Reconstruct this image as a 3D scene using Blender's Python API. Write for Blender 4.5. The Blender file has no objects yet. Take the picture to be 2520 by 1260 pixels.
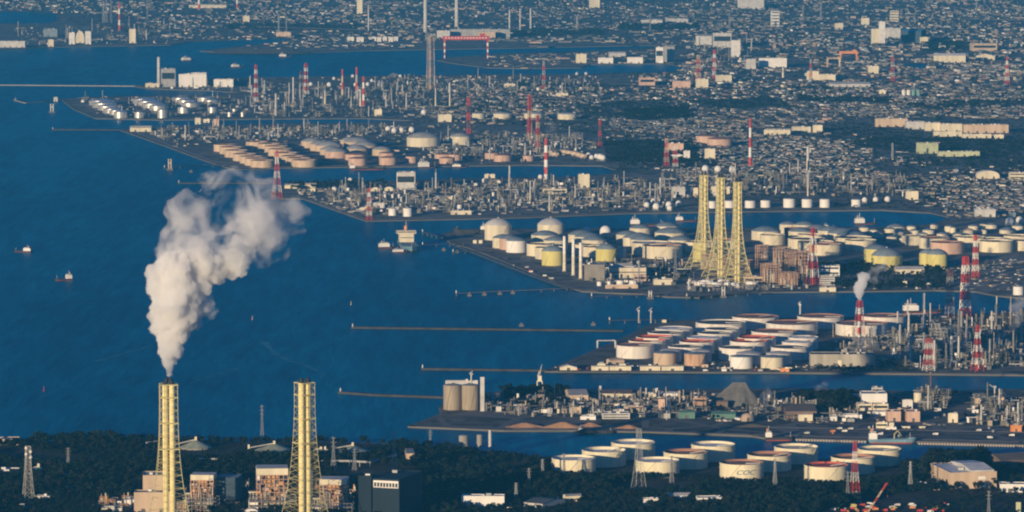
import bpy, math, random
import numpy as np
from mathutils import Vector, Matrix, noise
from mathutils.geometry import tessellate_polygon
R = random.Random(11)
SC = bpy.context.scene
COL = SC.collection
pi, sin, cos, tan, rad = math.pi, math.sin, math.cos, math.tan, math.radians
# ------------------------------------------------------------------ camera model: where a spot of the photograph lies on the ground
HCAM, LZ = 1000.0, 3.0                      # camera height, height of the reclaimed land above the water
FPX = 1260 / tan(rad(6.35)); PITCH = 0.0928
CP, SP = cos(PITCH), sin(PITCH)
def ray(px, py):
    x, y = (px - 1260) / FPX, (630 - py) / FPX
    return Vector((x, CP + y * SP, -SP + y * CP))
def G(px, py, z=LZ):
    d = ray(px, py); t = (z - HCAM) / d.z
    return Vector((d.x * t, d.y * t, z))
def S(py, z=LZ):
    return (z - HCAM) / ray(1260, py).z / FPX
def HT(py_base, py_top, z=LZ):
    b = G(1260, py_base, z); d = ray(1260, py_top)
    return HCAM + d.z * b.y / d.y - z
# ------------------------------------------------------------------ materials
MATS = {}
def mat(name, col, rough=0.75, var=0.18, scale=0.06, metal=0.0, streak=0.0, spec=0.3, col2=None):
    if name in MATS: return MATS[name]
    m = bpy.data.materials.new(name); m.use_nodes = True
    nt = m.node_tree; b = nt.nodes['Principled BSDF']
    b.inputs['Roughness'].default_value = rough; b.inputs['Metallic'].default_value = metal
    b.inputs['Specular IOR Level'].default_value = spec
    tc = nt.nodes.new('ShaderNodeTexCoord')
    mp = nt.nodes.new('ShaderNodeMapping'); nt.links.new(tc.outputs['Object'], mp.inputs[0])
    mp.inputs['Scale'].default_value = (1, 1, 0.12 if streak else 1)
    nz = nt.nodes.new('ShaderNodeTexNoise'); nz.inputs['Scale'].default_value = scale; nz.inputs['Detail'].default_value = 5
    nt.links.new(mp.outputs[0], nz.inputs['Vector'])
    rp = nt.nodes.new('ShaderNodeValToRGB')
    rp.color_ramp.elements[0].position = 0.3; rp.color_ramp.elements[1].position = 0.68
    c2 = col2 or tuple(min(1, c * (1 + var)) for c in col)
    rp.color_ramp.elements[0].color = (*[c * (1 - var) for c in col], 1); rp.color_ramp.elements[1].color = (*c2, 1)
    nt.links.new(nz.outputs['Fac'], rp.inputs[0]); nt.links.new(rp.outputs[0], b.inputs['Base Color'])
    MATS[name] = m
    return m
WHITE = mat('white_paint', (.74, .72, .68)); CREAM = mat('cream_paint', (.66, .6, .45), streak=1)
PALEY = mat('pale_cream_paint', (.72, .66, .48), streak=1, var=.14, scale=.09); TANKW = mat('white_tank_paint', (.7, .66, .6), streak=1, var=.14, scale=.1); YTANK = mat('yellow_tank_paint', (.62, .56, .2), streak=1)
YEL = mat('yellow_stack_paint', (.8, .7, .34), var=.1); YELD = mat('yellow_steel', (.68, .61, .3), var=.15)
BLACK = mat('sooty_steel', (.03, .03, .032)); GREY = mat('grey_paint', (.36, .36, .35)); LGREY = mat('light_grey_paint', (.52, .51, .49))
DGREY = mat('dark_grey_roof', (.1, .105, .11)); BGREY = mat('blue_grey_roof', (.2, .25, .29)); BROWN = mat('brown_roof', (.17, .12, .1))
TAN = mat('tan_paint', (.56, .43, .31), streak=1); PINKT = mat('pink_tan_paint', (.58, .4, .31), streak=1); ORANGE = mat('orange_paint', (.66, .27, .09))
RUST = mat('rust_streaked_paint', (.5, .27, .15), streak=1, scale=.16, var=.3, col2=(.68, .48, .33))
RED = mat('red_paint', (.48, .055, .045), var=.2, streak=1); SWHITE = mat('stripe_white_paint', (.78, .76, .72), var=.08)
REDROOF = mat('red_oxide_roof', (.5, .11, .075), streak=1); SILOC = mat('silo_concrete', (.33, .28, .21), streak=1, scale=.2); OXROOF = mat('brown_oxide_roof', (.33, .18, .13)); GREEN = mat('green_roof', (.1, .2, .165))
TEAL = mat('teal_paint', (.2, .36, .34)); STEEL = mat('galvanised_steel', (.34, .35, .36), rough=.55, metal=.2, spec=.4); PIPE = mat('pipe_steel', (.42, .41, .38), rough=.5)
SILVER = mat('aluminium_tank_paint', (.62, .6, .56), rough=.38, metal=.55, spec=.5, var=.1); GLASS = mat('dark_window', (.03, .04, .05), rough=.25)
CONC = mat('concrete', (.3, .285, .26)); QUAY = mat('quay_concrete', (.13, .125, .12), scale=.02); EARTH = mat('orange_earth', (.42, .24, .13)); DIRT = mat('brown_earth', (.14, .115, .095))
GRAVEL = mat('gravel', (.16, .155, .14), scale=.03); COALP = mat('coal', (.05, .05, .052)); BLUEW = mat('dark_blue_cladding', (.05, .085, .12), var=.1)
NAVY = mat('navy_cladding', (.007, .02, .034), var=.15, streak=1); HULLB = mat('blue_grey_hull', (.15, .27, .34)); HULLD = mat('dark_hull', (.035, .035, .045)); HULLR = mat('red_hull', (.3, .07, .05)); BRICK = mat('rusty_brown_steel', (.42, .27, .19), var=.3, scale=.12)
BOIL = mat('orange_brown_casing', (.55, .3, .14), var=.22, scale=.1); PLUM = mat('plum_brown_paint', (.14, .07, .08)); CITYG = mat('house_grey', (.29, .26, .225)); CITYT = mat('house_tan', (.42, .35, .27)); CITYD = mat('house_dark', (.1, .09, .085))
YGREEN = mat('yellow_green_wall', (.5, .53, .33)); BLUEROOF = mat('blue_roof', (.07, .2, .33)); LETTER = mat('blue_lettering', (.16, .24, .27), var=.05)
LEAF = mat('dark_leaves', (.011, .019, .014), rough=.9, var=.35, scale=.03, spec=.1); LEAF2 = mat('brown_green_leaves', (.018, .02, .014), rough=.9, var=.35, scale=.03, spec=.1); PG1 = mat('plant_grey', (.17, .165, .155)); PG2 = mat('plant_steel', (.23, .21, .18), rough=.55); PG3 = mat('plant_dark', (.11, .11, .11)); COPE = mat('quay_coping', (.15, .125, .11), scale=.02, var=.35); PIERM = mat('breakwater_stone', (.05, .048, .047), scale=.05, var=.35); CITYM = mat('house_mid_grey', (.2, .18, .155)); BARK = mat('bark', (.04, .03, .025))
# ------------------------------------------------------------------ mesh builder
class MB:
    def __init__(s): s.v, s.f, s.m, s.sm, s.mats = [], [], [], [], []
    def mi(s, m):
        if m not in s.mats: s.mats.append(m)
        return s.mats.index(m)
    def add(s, vs, fs, m, smooth=False):
        o = len(s.v); s.v += [tuple(v) for v in vs]; k = s.mi(m)
        for f in fs: s.f.append(tuple(i + o for i in f)); s.m.append(k); s.sm.append(smooth)
    def box(s, c, size, m, rz=0.0, top=None):
        x, y, z = size[0] / 2, size[1] / 2, size[2]; cr, sr = cos(rz), sin(rz)
        vs = [(c[0] + a * x * cr - b * y * sr, c[1] + a * x * sr + b * y * cr, c[2] + e * z) for e in (0, 1) for a, b in ((-1, -1), (1, -1), (1, 1), (-1, 1))]
        s.add(vs, [(0, 1, 5, 4), (1, 2, 6, 5), (2, 3, 7, 6), (3, 0, 4, 7), (3, 2, 1, 0)], m); s.add(vs[4:], [(0, 1, 2, 3)], top or m)
    def gable(s, c, size, m, roof, rise, rz=0.0, ov=0.0):
        x, y, z = size[0] / 2, size[1] / 2, size[2]; cr, sr = cos(rz), sin(rz)
        P = lambda a, b, e: (c[0] + a * cr - b * sr, c[1] + a * sr + b * cr, c[2] + e)
        vs = [P(a * x, b * y, e * z) for e in (0, 1) for a, b in ((-1, -1), (1, -1), (1, 1), (-1, 1))] + [P(-x, 0, z + rise), P(x, 0, z + rise)]
        s.add(vs, [(0, 1, 5, 4), (1, 2, 6, 9, 5)[:5], (2, 3, 7, 6), (3, 0, 4, 8, 7)], m)
        X, Y = x + ov, y + ov; k = rise * ov / max(y, .1)
        rv = [P(-X, -Y, z - k + .25), P(X, -Y, z - k + .25), P(X, 0, z + rise + .25), P(-X, 0, z + rise + .25), P(X, Y, z - k + .25), P(-X, Y, z - k + .25)]
        s.add(rv, [(0, 1, 2, 3), (3, 2, 4, 5)], roof)
    def cyl(s, c, r0, r1, h, m, n=24, cap=True, capm=None, bottom=False, flip=False):
        vs = []
        for r, z in ((r0, 0), (r1, h)):
            vs += [(c[0] + r * cos(2 * pi * i / n), c[1] + r * sin(2 * pi * i / n), c[2] + z) for i in range(n)]
        fs = [(i, (i + 1) % n, n + (i + 1) % n, n + i) for i in range(n)]
        if flip: fs = [f[::-1] for f in fs]
        s.add(vs, fs, m, True)
        if cap: s.add(vs[n:], [tuple(range(n))], capm or m)
        if bottom: s.add(vs[:n], [tuple(range(n))[::-1]], capm or m)
    def ring(s, c, r0, r1, m, n=24):
        vs = [(c[0] + r * cos(2 * pi * i / n), c[1] + r * sin(2 * pi * i / n), c[2]) for r in (r0, r1) for i in range(n)]
        s.add(vs, [(i, n + i, n + (i + 1) % n, (i + 1) % n)[::-1] for i in range(n)], m)
    def dome(s, c, r, h, m, n=24, k=5):
        vs = []; fs = []
        for j in range(k):
            a = j / k * pi / 2
            vs += [(c[0] + r * cos(a) * cos(2 * pi * i / n), c[1] + r * cos(a) * sin(2 * pi * i / n), c[2] + h * sin(a)) for i in range(n)]
        vs.append((c[0], c[1], c[2] + h))
        for j in range(k - 1): fs += [(j * n + i, j * n + (i + 1) % n, (j + 1) * n + (i + 1) % n, (j + 1) * n + i) for i in range(n)]
        fs += [((k - 1) * n + i, (k - 1) * n + (i + 1) % n, k * n) for i in range(n)]
        s.add(vs, fs, m, True)
    def cap(s, c, r, h, m, n=24, k=5):           # shallow spherical cap
        vs = []; fs = []; RR = (r * r + h * h) / (2 * h); am = math.asin(min(1, r / RR))
        for j in range(k):
            a = am * (1 - j / k)
            vs += [(c[0] + RR * sin(a) * cos(2 * pi * i / n), c[1] + RR * sin(a) * sin(2 * pi * i / n), c[2] + h - RR + RR * cos(a)) for i in range(n)]
        vs.append((c[0], c[1], c[2] + h))
        for j in range(k - 1): fs += [(j * n + i, j * n + (i + 1) % n, (j + 1) * n + (i + 1) % n, (j + 1) * n + i) for i in range(n)]
        fs += [((k - 1) * n + i, (k - 1) * n + (i + 1) % n, k * n) for i in range(n)]
        s.add(vs, fs, m, True)
    def ball(s, c, r, m, n=16, k=10, rz=1.0):
        vs = [(c[0] + r * sin(pi * j / k) * cos(2 * pi * i / n), c[1] + r * sin(pi * j / k) * sin(2 * pi * i / n), c[2] + r * rz * cos(pi * j / k)) for j in range(1, k) for i in range(n)]
        t = len(vs); vs += [(c[0], c[1], c[2] + r * rz), (c[0], c[1], c[2] - r * rz)]
        fs = [(j * n + i, (j + 1) * n + i, (j + 1) * n + (i + 1) % n, j * n + (i + 1) % n) for j in range(k - 2) for i in range(n)]
        fs += [(i, (i + 1) % n, t) for i in range(n)] + [((k - 2) * n + (i + 1) % n, (k - 2) * n + i, t + 1) for i in range(n)]
        s.add(vs, fs, m, True)
    def bar(s, a, b, r, m, n=4, r2=None, smooth=False):
        a, b = Vector(a), Vector(b); d = (b - a)
        if d.length < 1e-6: return
        d.normalize(); u = d.orthogonal().normalized(); w = d.cross(u); r2 = r if r2 is None else r2
        vs = [a + (u * cos(2 * pi * (i + .5) / n) + w * sin(2 * pi * (i + .5) / n)) * r for i in range(n)] + [b + (u * cos(2 * pi * (i + .5) / n) + w * sin(2 * pi * (i + .5) / n)) * r2 for i in range(n)]
        s.add(vs, [(i, (i + 1) % n, n + (i + 1) % n, n + i) for i in range(n)] + [tuple(range(n))[::-1], tuple(range(n, 2 * n))], m, smooth)
    def mesh(s, name):
        me = bpy.data.meshes.new(name); me.from_pydata(s.v, [], s.f)
        for m in s.mats: me.materials.append(m)
        me.polygons.foreach_set('material_index', s.m); me.polygons.foreach_set('use_smooth', s.sm)
        me.update(); return me
    def build(s, name, parent=None, loc=None, rz=0.0):
        o = bpy.data.objects.new(name, s.mesh(name)); COL.objects.link(o)
        if parent is not None: o.parent = parent
        if loc is not None: o.location = loc
        o.rotation_euler.z = rz
        return o
# ------------------------------------------------------------------ things, labels
THINGS = []      # (object, base label, px, py, tag for uniqueness)
def tag(o, label, cat, group=None, at=None):
    o['category'] = cat
    if group: o['group'] = group
    o['label'] = label
    if at: THINGS.append((o, label, at[0], at[1]))
    return o
def thing(name, label, cat, loc, rz=0.0, group=None, at=None):
    o = bpy.data.objects.new(name, None); COL.objects.link(o); o.empty_display_size = 1
    o.location = loc; o.rotation_euler.z = rz
    return tag(o, label, cat, group, at)
def part(name, me, parent, loc=(0, 0, 0), rz=0.0):
    o = bpy.data.objects.new(name, me); COL.objects.link(o); o.parent = parent; o.location = loc; o.rotation_euler.z = rz
    return o
KEEP = []        # discs of ground already taken: (x, y, r)
HASH = {}
def take(p, r):
    KEEP.append((p[0], p[1], r)); k = len(KEEP) - 1
    for i in range(int((p[0] - r) // 60), int((p[0] + r) // 60) + 1):
        for j in range(int((p[1] - r) // 60), int((p[1] + r) // 60) + 1): HASH.setdefault((i, j), []).append(k)
def free(p, r):
    for i in range(int((p[0] - r) // 60), int((p[0] + r) // 60) + 1):
        for j in range(int((p[1] - r) // 60), int((p[1] + r) // 60) + 1):
            for k in HASH.get((i, j), ()):
                q = KEEP[k]
                if (q[0] - p[0]) ** 2 + (q[1] - p[1]) ** 2 < (q[2] + r) ** 2: return False
    return True
def inside(p, poly):
    x, y = p[0], p[1]; c = False; n = len(poly)
    for i in range(n):
        x1, y1 = poly[i]; x2, y2 = poly[i - 1]
        if (y1 > y) != (y2 > y) and x < (x2 - x1) * (y - y1) / (y2 - y1) + x1: c = not c
    return c
# ------------------------------------------------------------------ land and water (outlines as seen in the photograph, laid on the ground)
FORE = [(-700, 1110), (-200, 1092), (0, 1092), (130, 1090), (300, 1086), (600, 1090), (800, 1090), (1000, 1098), (1080, 1108), (1190, 1114), (1300, 1126), (1400, 1130), (1800, 1132), (2270, 1137), (2300, 1128), (2420, 1118), (2442, 1134), (2460, 1131), (2520, 1121), (3000, 1105), (3000, 1700), (-700, 1700)]
SILO = [(1003, 1053), (1085, 1022), (1080, 1006), (1100, 990), (1190, 975), (1230, 966), (1330, 962), (1500, 962), (1800, 962), (2000, 960), (2300, 968), (2470, 962), (3000, 960), (3000, 1108), (2520, 1098), (2300, 1091), (2000, 1084), (1880, 1081), (1850, 1076), (1600, 1066), (1420, 1063), (1240, 1063)]
WHT = [(1340, 917), (1505, 847), (1600, 803), (1640, 793), (1900, 786), (2250, 780), (2380, 775), (3000, 766), (3000, 930), (2520, 926), (1900, 920)]
MAIN = [(-1500, -190), (-900, 60), (-400, 128), (0, 124), (130, 117), (300, 114), (420, 112), (470, 104), (560, 100), (640, 97), (720, 94), (700, 102), (620, 112), (540, 121), (490, 127), (600, 132), (750, 131), (900, 126), (1000, 124), (1060, 123), (1240, 120), (1440, 116), (1600, 113), (1640, 116), (1600, 119), (1440, 128), (1240, 133), (1100, 143), (1075, 150), (1120, 158), (1200, 168), (1300, 170), (1430, 168), (1450, 160), (1640, 158), (1690, 168),
        (1650, 179), (1500, 182), (1400, 184), (1200, 185), (1060, 187), (1000, 188), (800, 190), (640, 192), (520, 197), (380, 206), (330, 214), (360, 219), (430, 222), (520, 225), (590, 230), (500, 236), (330, 238), (220, 241), (150, 246), (180, 270), (235, 293), (400, 297), (700, 294), (900, 293), (1020, 299), (900, 304), (700, 306), (500, 311), (330, 316), (296, 322), (420, 366), (500, 396), (575, 419), (700, 415), (850, 413), (1100, 411), (1300, 408), (1480, 410), (1515, 420), (1500, 430), (1400, 438), (1200, 441), (1000, 446), (820, 449), (710, 450), (664, 478), (690, 491), (745, 491), (900, 546), (1000, 544), (1150, 541), (1300, 537), (1550, 527), (1900, 522), (2170, 519), (2290, 526), (2338, 537),
        (2300, 553), (2200, 562), (2000, 562), (1800, 564), (1500, 565), (1200, 566), (1115, 570), (1080, 582), (1110, 601), (1150, 612), (1205, 632), (1300, 671), (1390, 707), (1430, 719), (1490, 723), (1580, 726), (1640, 733), (1720, 735), (1850, 722), (2100, 720), (2300, 717), (2400, 720), (2450, 730), (2520, 737), (3000, 748), (3400, 300), (3400, -190)]
LANDS = [FORE, SILO, WHT, MAIN]
def ground_mat(name, dark):
    m = bpy.data.materials.new(name); m.use_nodes = True; nt = m.node_tree; b = nt.nodes['Principled BSDF']
    b.inputs['Roughness'].default_value = .9; b.inputs['Specular IOR Level'].default_value = .15
    tc = nt.nodes.new('ShaderNodeTexCoord')
    vo = nt.nodes.new('ShaderNodeTexVoronoi'); vo.inputs['Scale'].default_value = .011; vo.distance = 'CHEBYCHEV'
    vo2 = nt.nodes.new('ShaderNodeTexVoronoi'); vo2.inputs['Scale'].default_value = .03; vo2.distance = 'CHEBYCHEV'
    nz = nt.nodes.new('ShaderNodeTexNoise'); nz.inputs['Scale'].default_value = .004; nz.inputs['Detail'].default_value = 8
    for q in (vo, vo2, nz): nt.links.new(tc.outputs['Object'], q.inputs['Vector'])
    def ramp(src, cols):
        r = nt.nodes.new('ShaderNodeValToRGB'); r.color_ramp.interpolation = 'LINEAR'
        e = r.color_ramp.elements
        while len(e) < len(cols): e.new(.5)
        for i, (p, c) in enumerate(cols): e[i].position = p; e[i].color = (*c, 1)
        nt.links.new(src, r.inputs[0]); return r.outputs[0]
    k = dark
    sep = nt.nodes.new('ShaderNodeSeparateColor'); nt.links.new(vo.outputs['Color'], sep.inputs[0])
    sep2 = nt.nodes.new('ShaderNodeSeparateColor'); nt.links.new(vo2.outputs['Color'], sep2.inputs[0])
    a = ramp(sep.outputs[0], [(0, (.05 * k, .055 * k, .055 * k)), (.35, (.12 * k, .115 * k, .105 * k)), (.7, (.2 * k, .18 * k, .155 * k)), (1, (.07 * k, .08 * k, .06 * k))])
    c = ramp(sep2.outputs[1], [(0, (.04 * k, .05 * k, .045 * k)), (.5, (.13 * k, .12 * k, .11 * k)), (1, (.22 * k, .2 * k, .18 * k))])
    ve = nt.nodes.new('ShaderNodeTexVoronoi'); ve.feature = 'DISTANCE_TO_EDGE'; ve.inputs['Scale'].default_value = .009; nt.links.new(tc.outputs['Object'], ve.inputs['Vector'])
    lt = nt.nodes.new('ShaderNodeMath'); lt.operation = 'LESS_THAN'; lt.inputs[1].default_value = .055; nt.links.new(ve.outputs['Distance'], lt.inputs[0])
    mx = nt.nodes.new('ShaderNodeMix'); mx.data_type = 'RGBA'; nt.links.new(nz.outputs['Fac'], mx.inputs[0])
    nt.links.new(a, mx.inputs[6]); nt.links.new(c, mx.inputs[7]); mr = nt.nodes.new('ShaderNodeMix'); mr.data_type = 'RGBA'; nt.links.new(lt.outputs[0], mr.inputs[0]); nt.links.new(mx.outputs[2], mr.inputs[6]); mr.inputs[7].default_value = (.2 * k, .18 * k, .165 * k, 1)
    nt.links.new(mr.outputs[2], b.inputs['Base Color'])
    return m
def land(poly, m, name='ground', z=LZ):
    pts = [G(x, y, 0.0) for x, y in poly]; n = len(pts)
    tri = tessellate_polygon([[Vector((p.x, p.y, 0)) for p in pts]])
    mb = MB(); top = [(p.x, p.y, z) for p in pts]
    def up(t):
        a, b, c = (Vector(top[i]) for i in t); return tuple(t) if (b - a).cross(c - a).z > 0 else tuple(t)[::-1]
    mb.add(top, [up(t) for t in tri], m)
    ar = sum(pts[i].x * pts[(i + 1) % n].y - pts[(i + 1) % n].x * pts[i].y for i in range(n))
    for i in range(n):
        a, b = (pts[i], pts[(i + 1) % n]) if ar > 0 else (pts[(i + 1) % n], pts[i])
        mb.add([(a.x, a.y, -.5), (b.x, b.y, -.5), (b.x, b.y, z), (a.x, a.y, z)], [(0, 1, 2, 3)], QUAY)
        d = (b - a); L = d.length
        if L < 3000:
            d.normalize(); nn = Vector((-d.y, d.x, 0))           # a pale coping along the quay edge
            q = [a, b, b + nn * 12, a + nn * 12]
            mb.add([(v.x, v.y, z + .3) for v in q], [(0, 1, 2, 3)], COPE)
    o = mb.build(name); o['kind'] = 'structure'; return o
GM = ground_mat('industrial_ground', 1.0); GT = ground_mat('town_ground', 1.3); GF = ground_mat('wooded_ground', .3)
land(FORE, GF); land(SILO, GM); land(WHT, GM); land(MAIN, GT)
def water():
    m = bpy.data.materials.new('sea_water'); m.use_nodes = True; nt = m.node_tree; b = nt.nodes['Principled BSDF']
    b.inputs['Roughness'].default_value = .42; b.inputs['IOR'].default_value = 1.33; b.inputs['Specular IOR Level'].default_value = .18
    b.inputs['Specular Tint'].default_value = (.1, .7, 1, 1)
    tc = nt.nodes.new('ShaderNodeTexCoord'); mp = nt.nodes.new('ShaderNodeMapping'); nt.links.new(tc.outputs['Object'], mp.inputs[0])
    mp.inputs['Rotation'].default_value = (0, 0, .12); mp.inputs['Scale'].default_value = (1, .14, 1)
    n1 = nt.nodes.new('ShaderNodeTexNoise'); n1.inputs['Scale'].default_value = .0035; n1.inputs['Detail'].default_value = 6
    n2 = nt.nodes.new('ShaderNodeTexNoise'); n2.inputs['Scale'].default_value = .05; n2.inputs['Detail'].default_value = 6
    for q in (n1, n2): nt.links.new(mp.outputs[0], q.inputs['Vector'])
    n3 = nt.nodes.new('ShaderNodeTexNoise'); n3.inputs['Scale'].default_value = .03; n3.inputs['Detail'].default_value = 7; n3.inputs['Roughness'].default_value = .62; nt.links.new(mp.outputs[0], n3.inputs['Vector'])
    ad = nt.nodes.new('ShaderNodeMath'); ad.operation = 'ADD'; nt.links.new(n1.outputs['Fac'], ad.inputs[0]); nt.links.new(n3.outputs['Fac'], ad.inputs[1])
    rp = nt.nodes.new('ShaderNodeValToRGB'); e = rp.color_ramp.elements
    e[0].position = .42; e[0].color = (.0, .08, .15, 1); e[1].position = .59; e[1].color = (.0, .178, .288, 1)
    hv = nt.nodes.new('ShaderNodeMath'); hv.operation = 'MULTIPLY'; hv.inputs[1].default_value = .5; nt.links.new(ad.outputs[0], hv.inputs[0])
    nt.links.new(hv.outputs[0], rp.inputs[0]); nt.links.new(rp.outputs[0], b.inputs['Base Color'])
    bp = nt.nodes.new('ShaderNodeBump'); bp.inputs['Strength'].default_value = .9; bp.inputs['Distance'].default_value = 3.0
    nt.links.new(n2.outputs['Fac'], bp.inputs['Height']); nt.links.new(bp.outputs[0], b.inputs['Normal'])
    mb = MB(); mb.add([(-24000, -4000, 0), (24000, -4000, 0), (24000, 58000, 0), (-24000, 58000, 0)], [(0, 1, 2, 3)], m)
    o = mb.build('water'); o['kind'] = 'structure'
water()
def wake(pts, w, label):
    m = mat('churned_water', (.04, .2, .28), rough=.5, var=.35, scale=.02, spec=.1); P = [G(x, y, .3) for x, y in pts]; mb = MB(); vs = []
    Q = []
    for a, b in zip(P, P[1:]): Q += [a.lerp(b, i / 6) for i in range(6)]
    Q.append(P[-1]); rr = random.Random(len(pts))
    for i, q in enumerate(Q):
        d = (Q[min(i + 1, len(Q) - 1)] - Q[max(i - 1, 0)]).normalized(); n = Vector((-d.y, d.x, 0)); k = w * rr.uniform(.5, 1.2) * (1 - .6 * i / len(Q)); vs += [q + n * k, q - n * k]
    mb.add(vs, [(2 * i, 2 * i + 1, 2 * i + 3, 2 * i + 2) for i in range(len(Q) - 1)], m); o = mb.build('wake'); o['kind'] = 'stuff'; o['label'] = label; o['category'] = 'wake'
wake([(645, 838), (680, 872), (715, 888), (745, 895), (785, 915), (800, 925)], 9, 'faint curved wake on the sea left of the breakwaters'); wake([(235, 890), (310, 868), (385, 848)], 10, 'faint pale slick behind the smoke plume')
wake([(1040, 618), (900, 624), (720, 630)], 14, 'long smooth wake trailing left of the docked tanker'); wake([(590, 905), (520, 925), (470, 940)], 8, 'faint wake left of the smokeless stack')
# ------------------------------------------------------------------ storage tanks
def tank(cx, rim, w, hp, kind, col, label, group, roof=None, depth=1.6, segs=40, rimcol=None):
    inner = roof if roof in (REDROOF, OXROOF) else col
    if roof is REDROOF and hp < 35: depth = 3.2
    py = rim + hp; p = G(cx, py); s = S(py); r = w * s / 2; h = max(3, HT(py, rim) )
    t = thing('storage_tank', label, 'tank', p, R.uniform(-.6, .6), group, (cx, rim + hp * .5)); take(p, r * 1.04)
    segs = segs if w > 40 else 28 if w > 22 else 18
    sh = MB(); sh.cyl((0, 0, 0), r, r, h, col, segs, cap=False)
    if kind == 'open':
        sh.cyl((0, 0, .2), r - .5, r - .5, h - .2, inner, segs, cap=False, flip=True); sh.ring((0, 0, h), r, r - .5, col, segs)
        sh.build('shell', t)
        f = MB(); z = h - depth; f.cyl((0, 0, z - .8), r - .7, r - .7, .8, roof or OXROOF, segs); f.cyl((0, 0, z + .02), r * .3, r * .3, .35, roof or OXROOF, segs)
        fo = f.build('floating_roof', t)
        if w > 40: f = MB(); f.bar((r * .93, 0, h + .5), (r * .2, 0, z + .8), .8, LGREY); f.build('rolling_ladder', fo)
        g = MB()
        for zz in (h - 1.4,) + ((h * .66,) if w > 60 else ()):
            g.cyl((0, 0, zz), r + .9, r + .9, .35, rimcol or col, segs, cap=False); g.ring((0, 0, zz + .35), r + .9, r, rimcol or col, segs); g.ring((0, 0, zz), r, r + .9, rimcol or col, segs)
        g.build('wind_girder', t)
    else:
        sh.build('shell', t); f = MB()
        if kind == 'dome': f.cap((0, 0, h), r * 1.01, r * .3, roof or LGREY, segs)
        elif kind == 'low': f.cap((0, 0, h), r * 1.01, r * .13, roof or LGREY, segs, 3)
        elif kind == 'lng': f.cap((0, 0, h), r * 1.0, r * .46, roof or LGREY, segs, 7); f.cyl((0, 0, h + r * .46), 2.2, 2.2, 2, LGREY, 8)
        elif kind == 'cone': f.cyl((0, 0, h), r * 1.02, r * .06, r * .16, roof or LGREY, segs)
        f.build('dome_roof' if kind != 'cone' else 'cone_roof', t)
        if kind == 'lng' or w > 30:
            g = MB(); g.cyl((0, 0, h - .5), r + .5, r + .5, .5, roof or LGREY, segs, cap=False); g.ring((0, 0, h), r + .5, r - .1, roof or LGREY, segs); g.build('rim', t)
    if w > 34:                                       # stairway winding up the shell
        st = MB(); a0 = -pi * .62 + R.uniform(-.25, .25); n = 12
        for i in range(n):
            a, b = a0 + i * .05, a0 + (i + 1) * .05
            st.bar(((r + .8) * cos(a), (r + .8) * sin(a), h * i / n), ((r + .8) * cos(b), (r + .8) * sin(b), h * (i + 1) / n), .4, col)
        st.build('stairway', t)
    return t
def tanks(rows, label, group, kind, col, hp, roof=None, **k):
    for i, q in enumerate(rows):
        cx, rim, w = q[:3]; c2 = q[3] if len(q) > 3 and q[3] is not None else None
        tank(cx, rim, w, q[4] if len(q) > 4 else hp, kind, q[5] if len(q) > 5 else col, label if not (len(q) > 6) else q[6], group, roof=c2 or roof, **k)
# front row of cream floating-roof tanks
FT = [(1412, 1126, SWHITE), (1486, 1106, SWHITE), (1558, 1087, SWHITE), (1618, 1131, SWHITE), (1687, 1111, OXROOF), (1755, 1092, SWHITE), (1825, 1137, OXROOF), (1893, 1117, OXROOF), (1959, 1098, CREAM), (2033, 1143, REDROOF), (2099, 1123, OXROOF), (2164, 1103, CREAM)]
pos = ['nearest', 'middle', 'farthest']; cols4 = ['first', 'second', 'third', 'fourth']
for i, (x, y, rf) in enumerate(FT):
    nm = {SWHITE: 'pale', OXROOF: 'brown', REDROOF: 'red', CREAM: 'cream'}[rf]
    t = tank(x, y, 108, 37.5, 'open', PALEY, 'cream open-top tank, %s inner roof, %s of the %s diagonal row' % (nm, pos[i % 3], cols4[i // 3]), 'cream open-top tanks among the trees', roof=rf, depth=[2.2, 3.4, 2.6][i % 3] + (.6 if rf in (OXROOF, REDROOF) else 1.0), segs=56)
    if i == 6:                                        # slanting blue letters on the shell
        cu = bpy.data.curves.new('lettering', 'FONT'); cu.body = 'COC'; cu.size = 10.5; cu.align_x = 'CENTER'; cu.shear = .35; cu.extrude = .08; cu.offset = .12
        to = bpy.data.objects.new('lt', cu); COL.objects.link(to)
        dg = bpy.context.evaluated_depsgraph_get(); me = bpy.data.meshes.new_from_object(to.evaluated_get(dg)); bpy.data.objects.remove(to)
        s = S(y + 37); r = 54 * s; hh = HT(y + 37.5, y)
        for v in me.vertices:
            a = -pi / 2 + (v.co.x * 1.25 + 2) / r + .06; q = r + .35 + v.co.z; zz = v.co.y * .95 + 8.6; v.co = (q * cos(a), q * sin(a), zz)
        me.materials.clear(); me.materials.append(LETTER)
        part('lettering', me, t, rz=-t.rotation_euler.z)
W = 'white open-top oil tank'
WG = 'white tanks on the quay tank farm'
tanks([(1563, 848, 93, OXROOF, 30), (1593, 837, 92, REDROOF), (1611, 828, 91, REDROOF), (1639, 817, 90, DGREY), (1659, 807, 93, SWHITE)], W + ' of the leftmost slanting row', WG, 'open', TANKW, 29, depth=1.2)
tanks([(1689, 851, 90, DGREY), (1715, 839, 86, REDROOF), (1734, 829, 86, SWHITE), (1761, 818, 88, DGREY), (1778, 808, 86, DGREY)], W + ' of the second slanting row', WG, 'open', TANKW, 29, depth=1.2)
tanks([(1813, 854, 88, DGREY), (1842, 838, 92, REDROOF), (1862, 829, 94, REDROOF)], W + ' of the third slanting row', WG, 'open', TANKW, 29, depth=1.2)
tanks([(1944, 853, 94, DGREY), (1963, 840, 78, SWHITE), (1977, 829, 74, SWHITE)], W + ' of the fourth slanting row', WG, 'open', TANKW, 29, depth=1.2)
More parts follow.
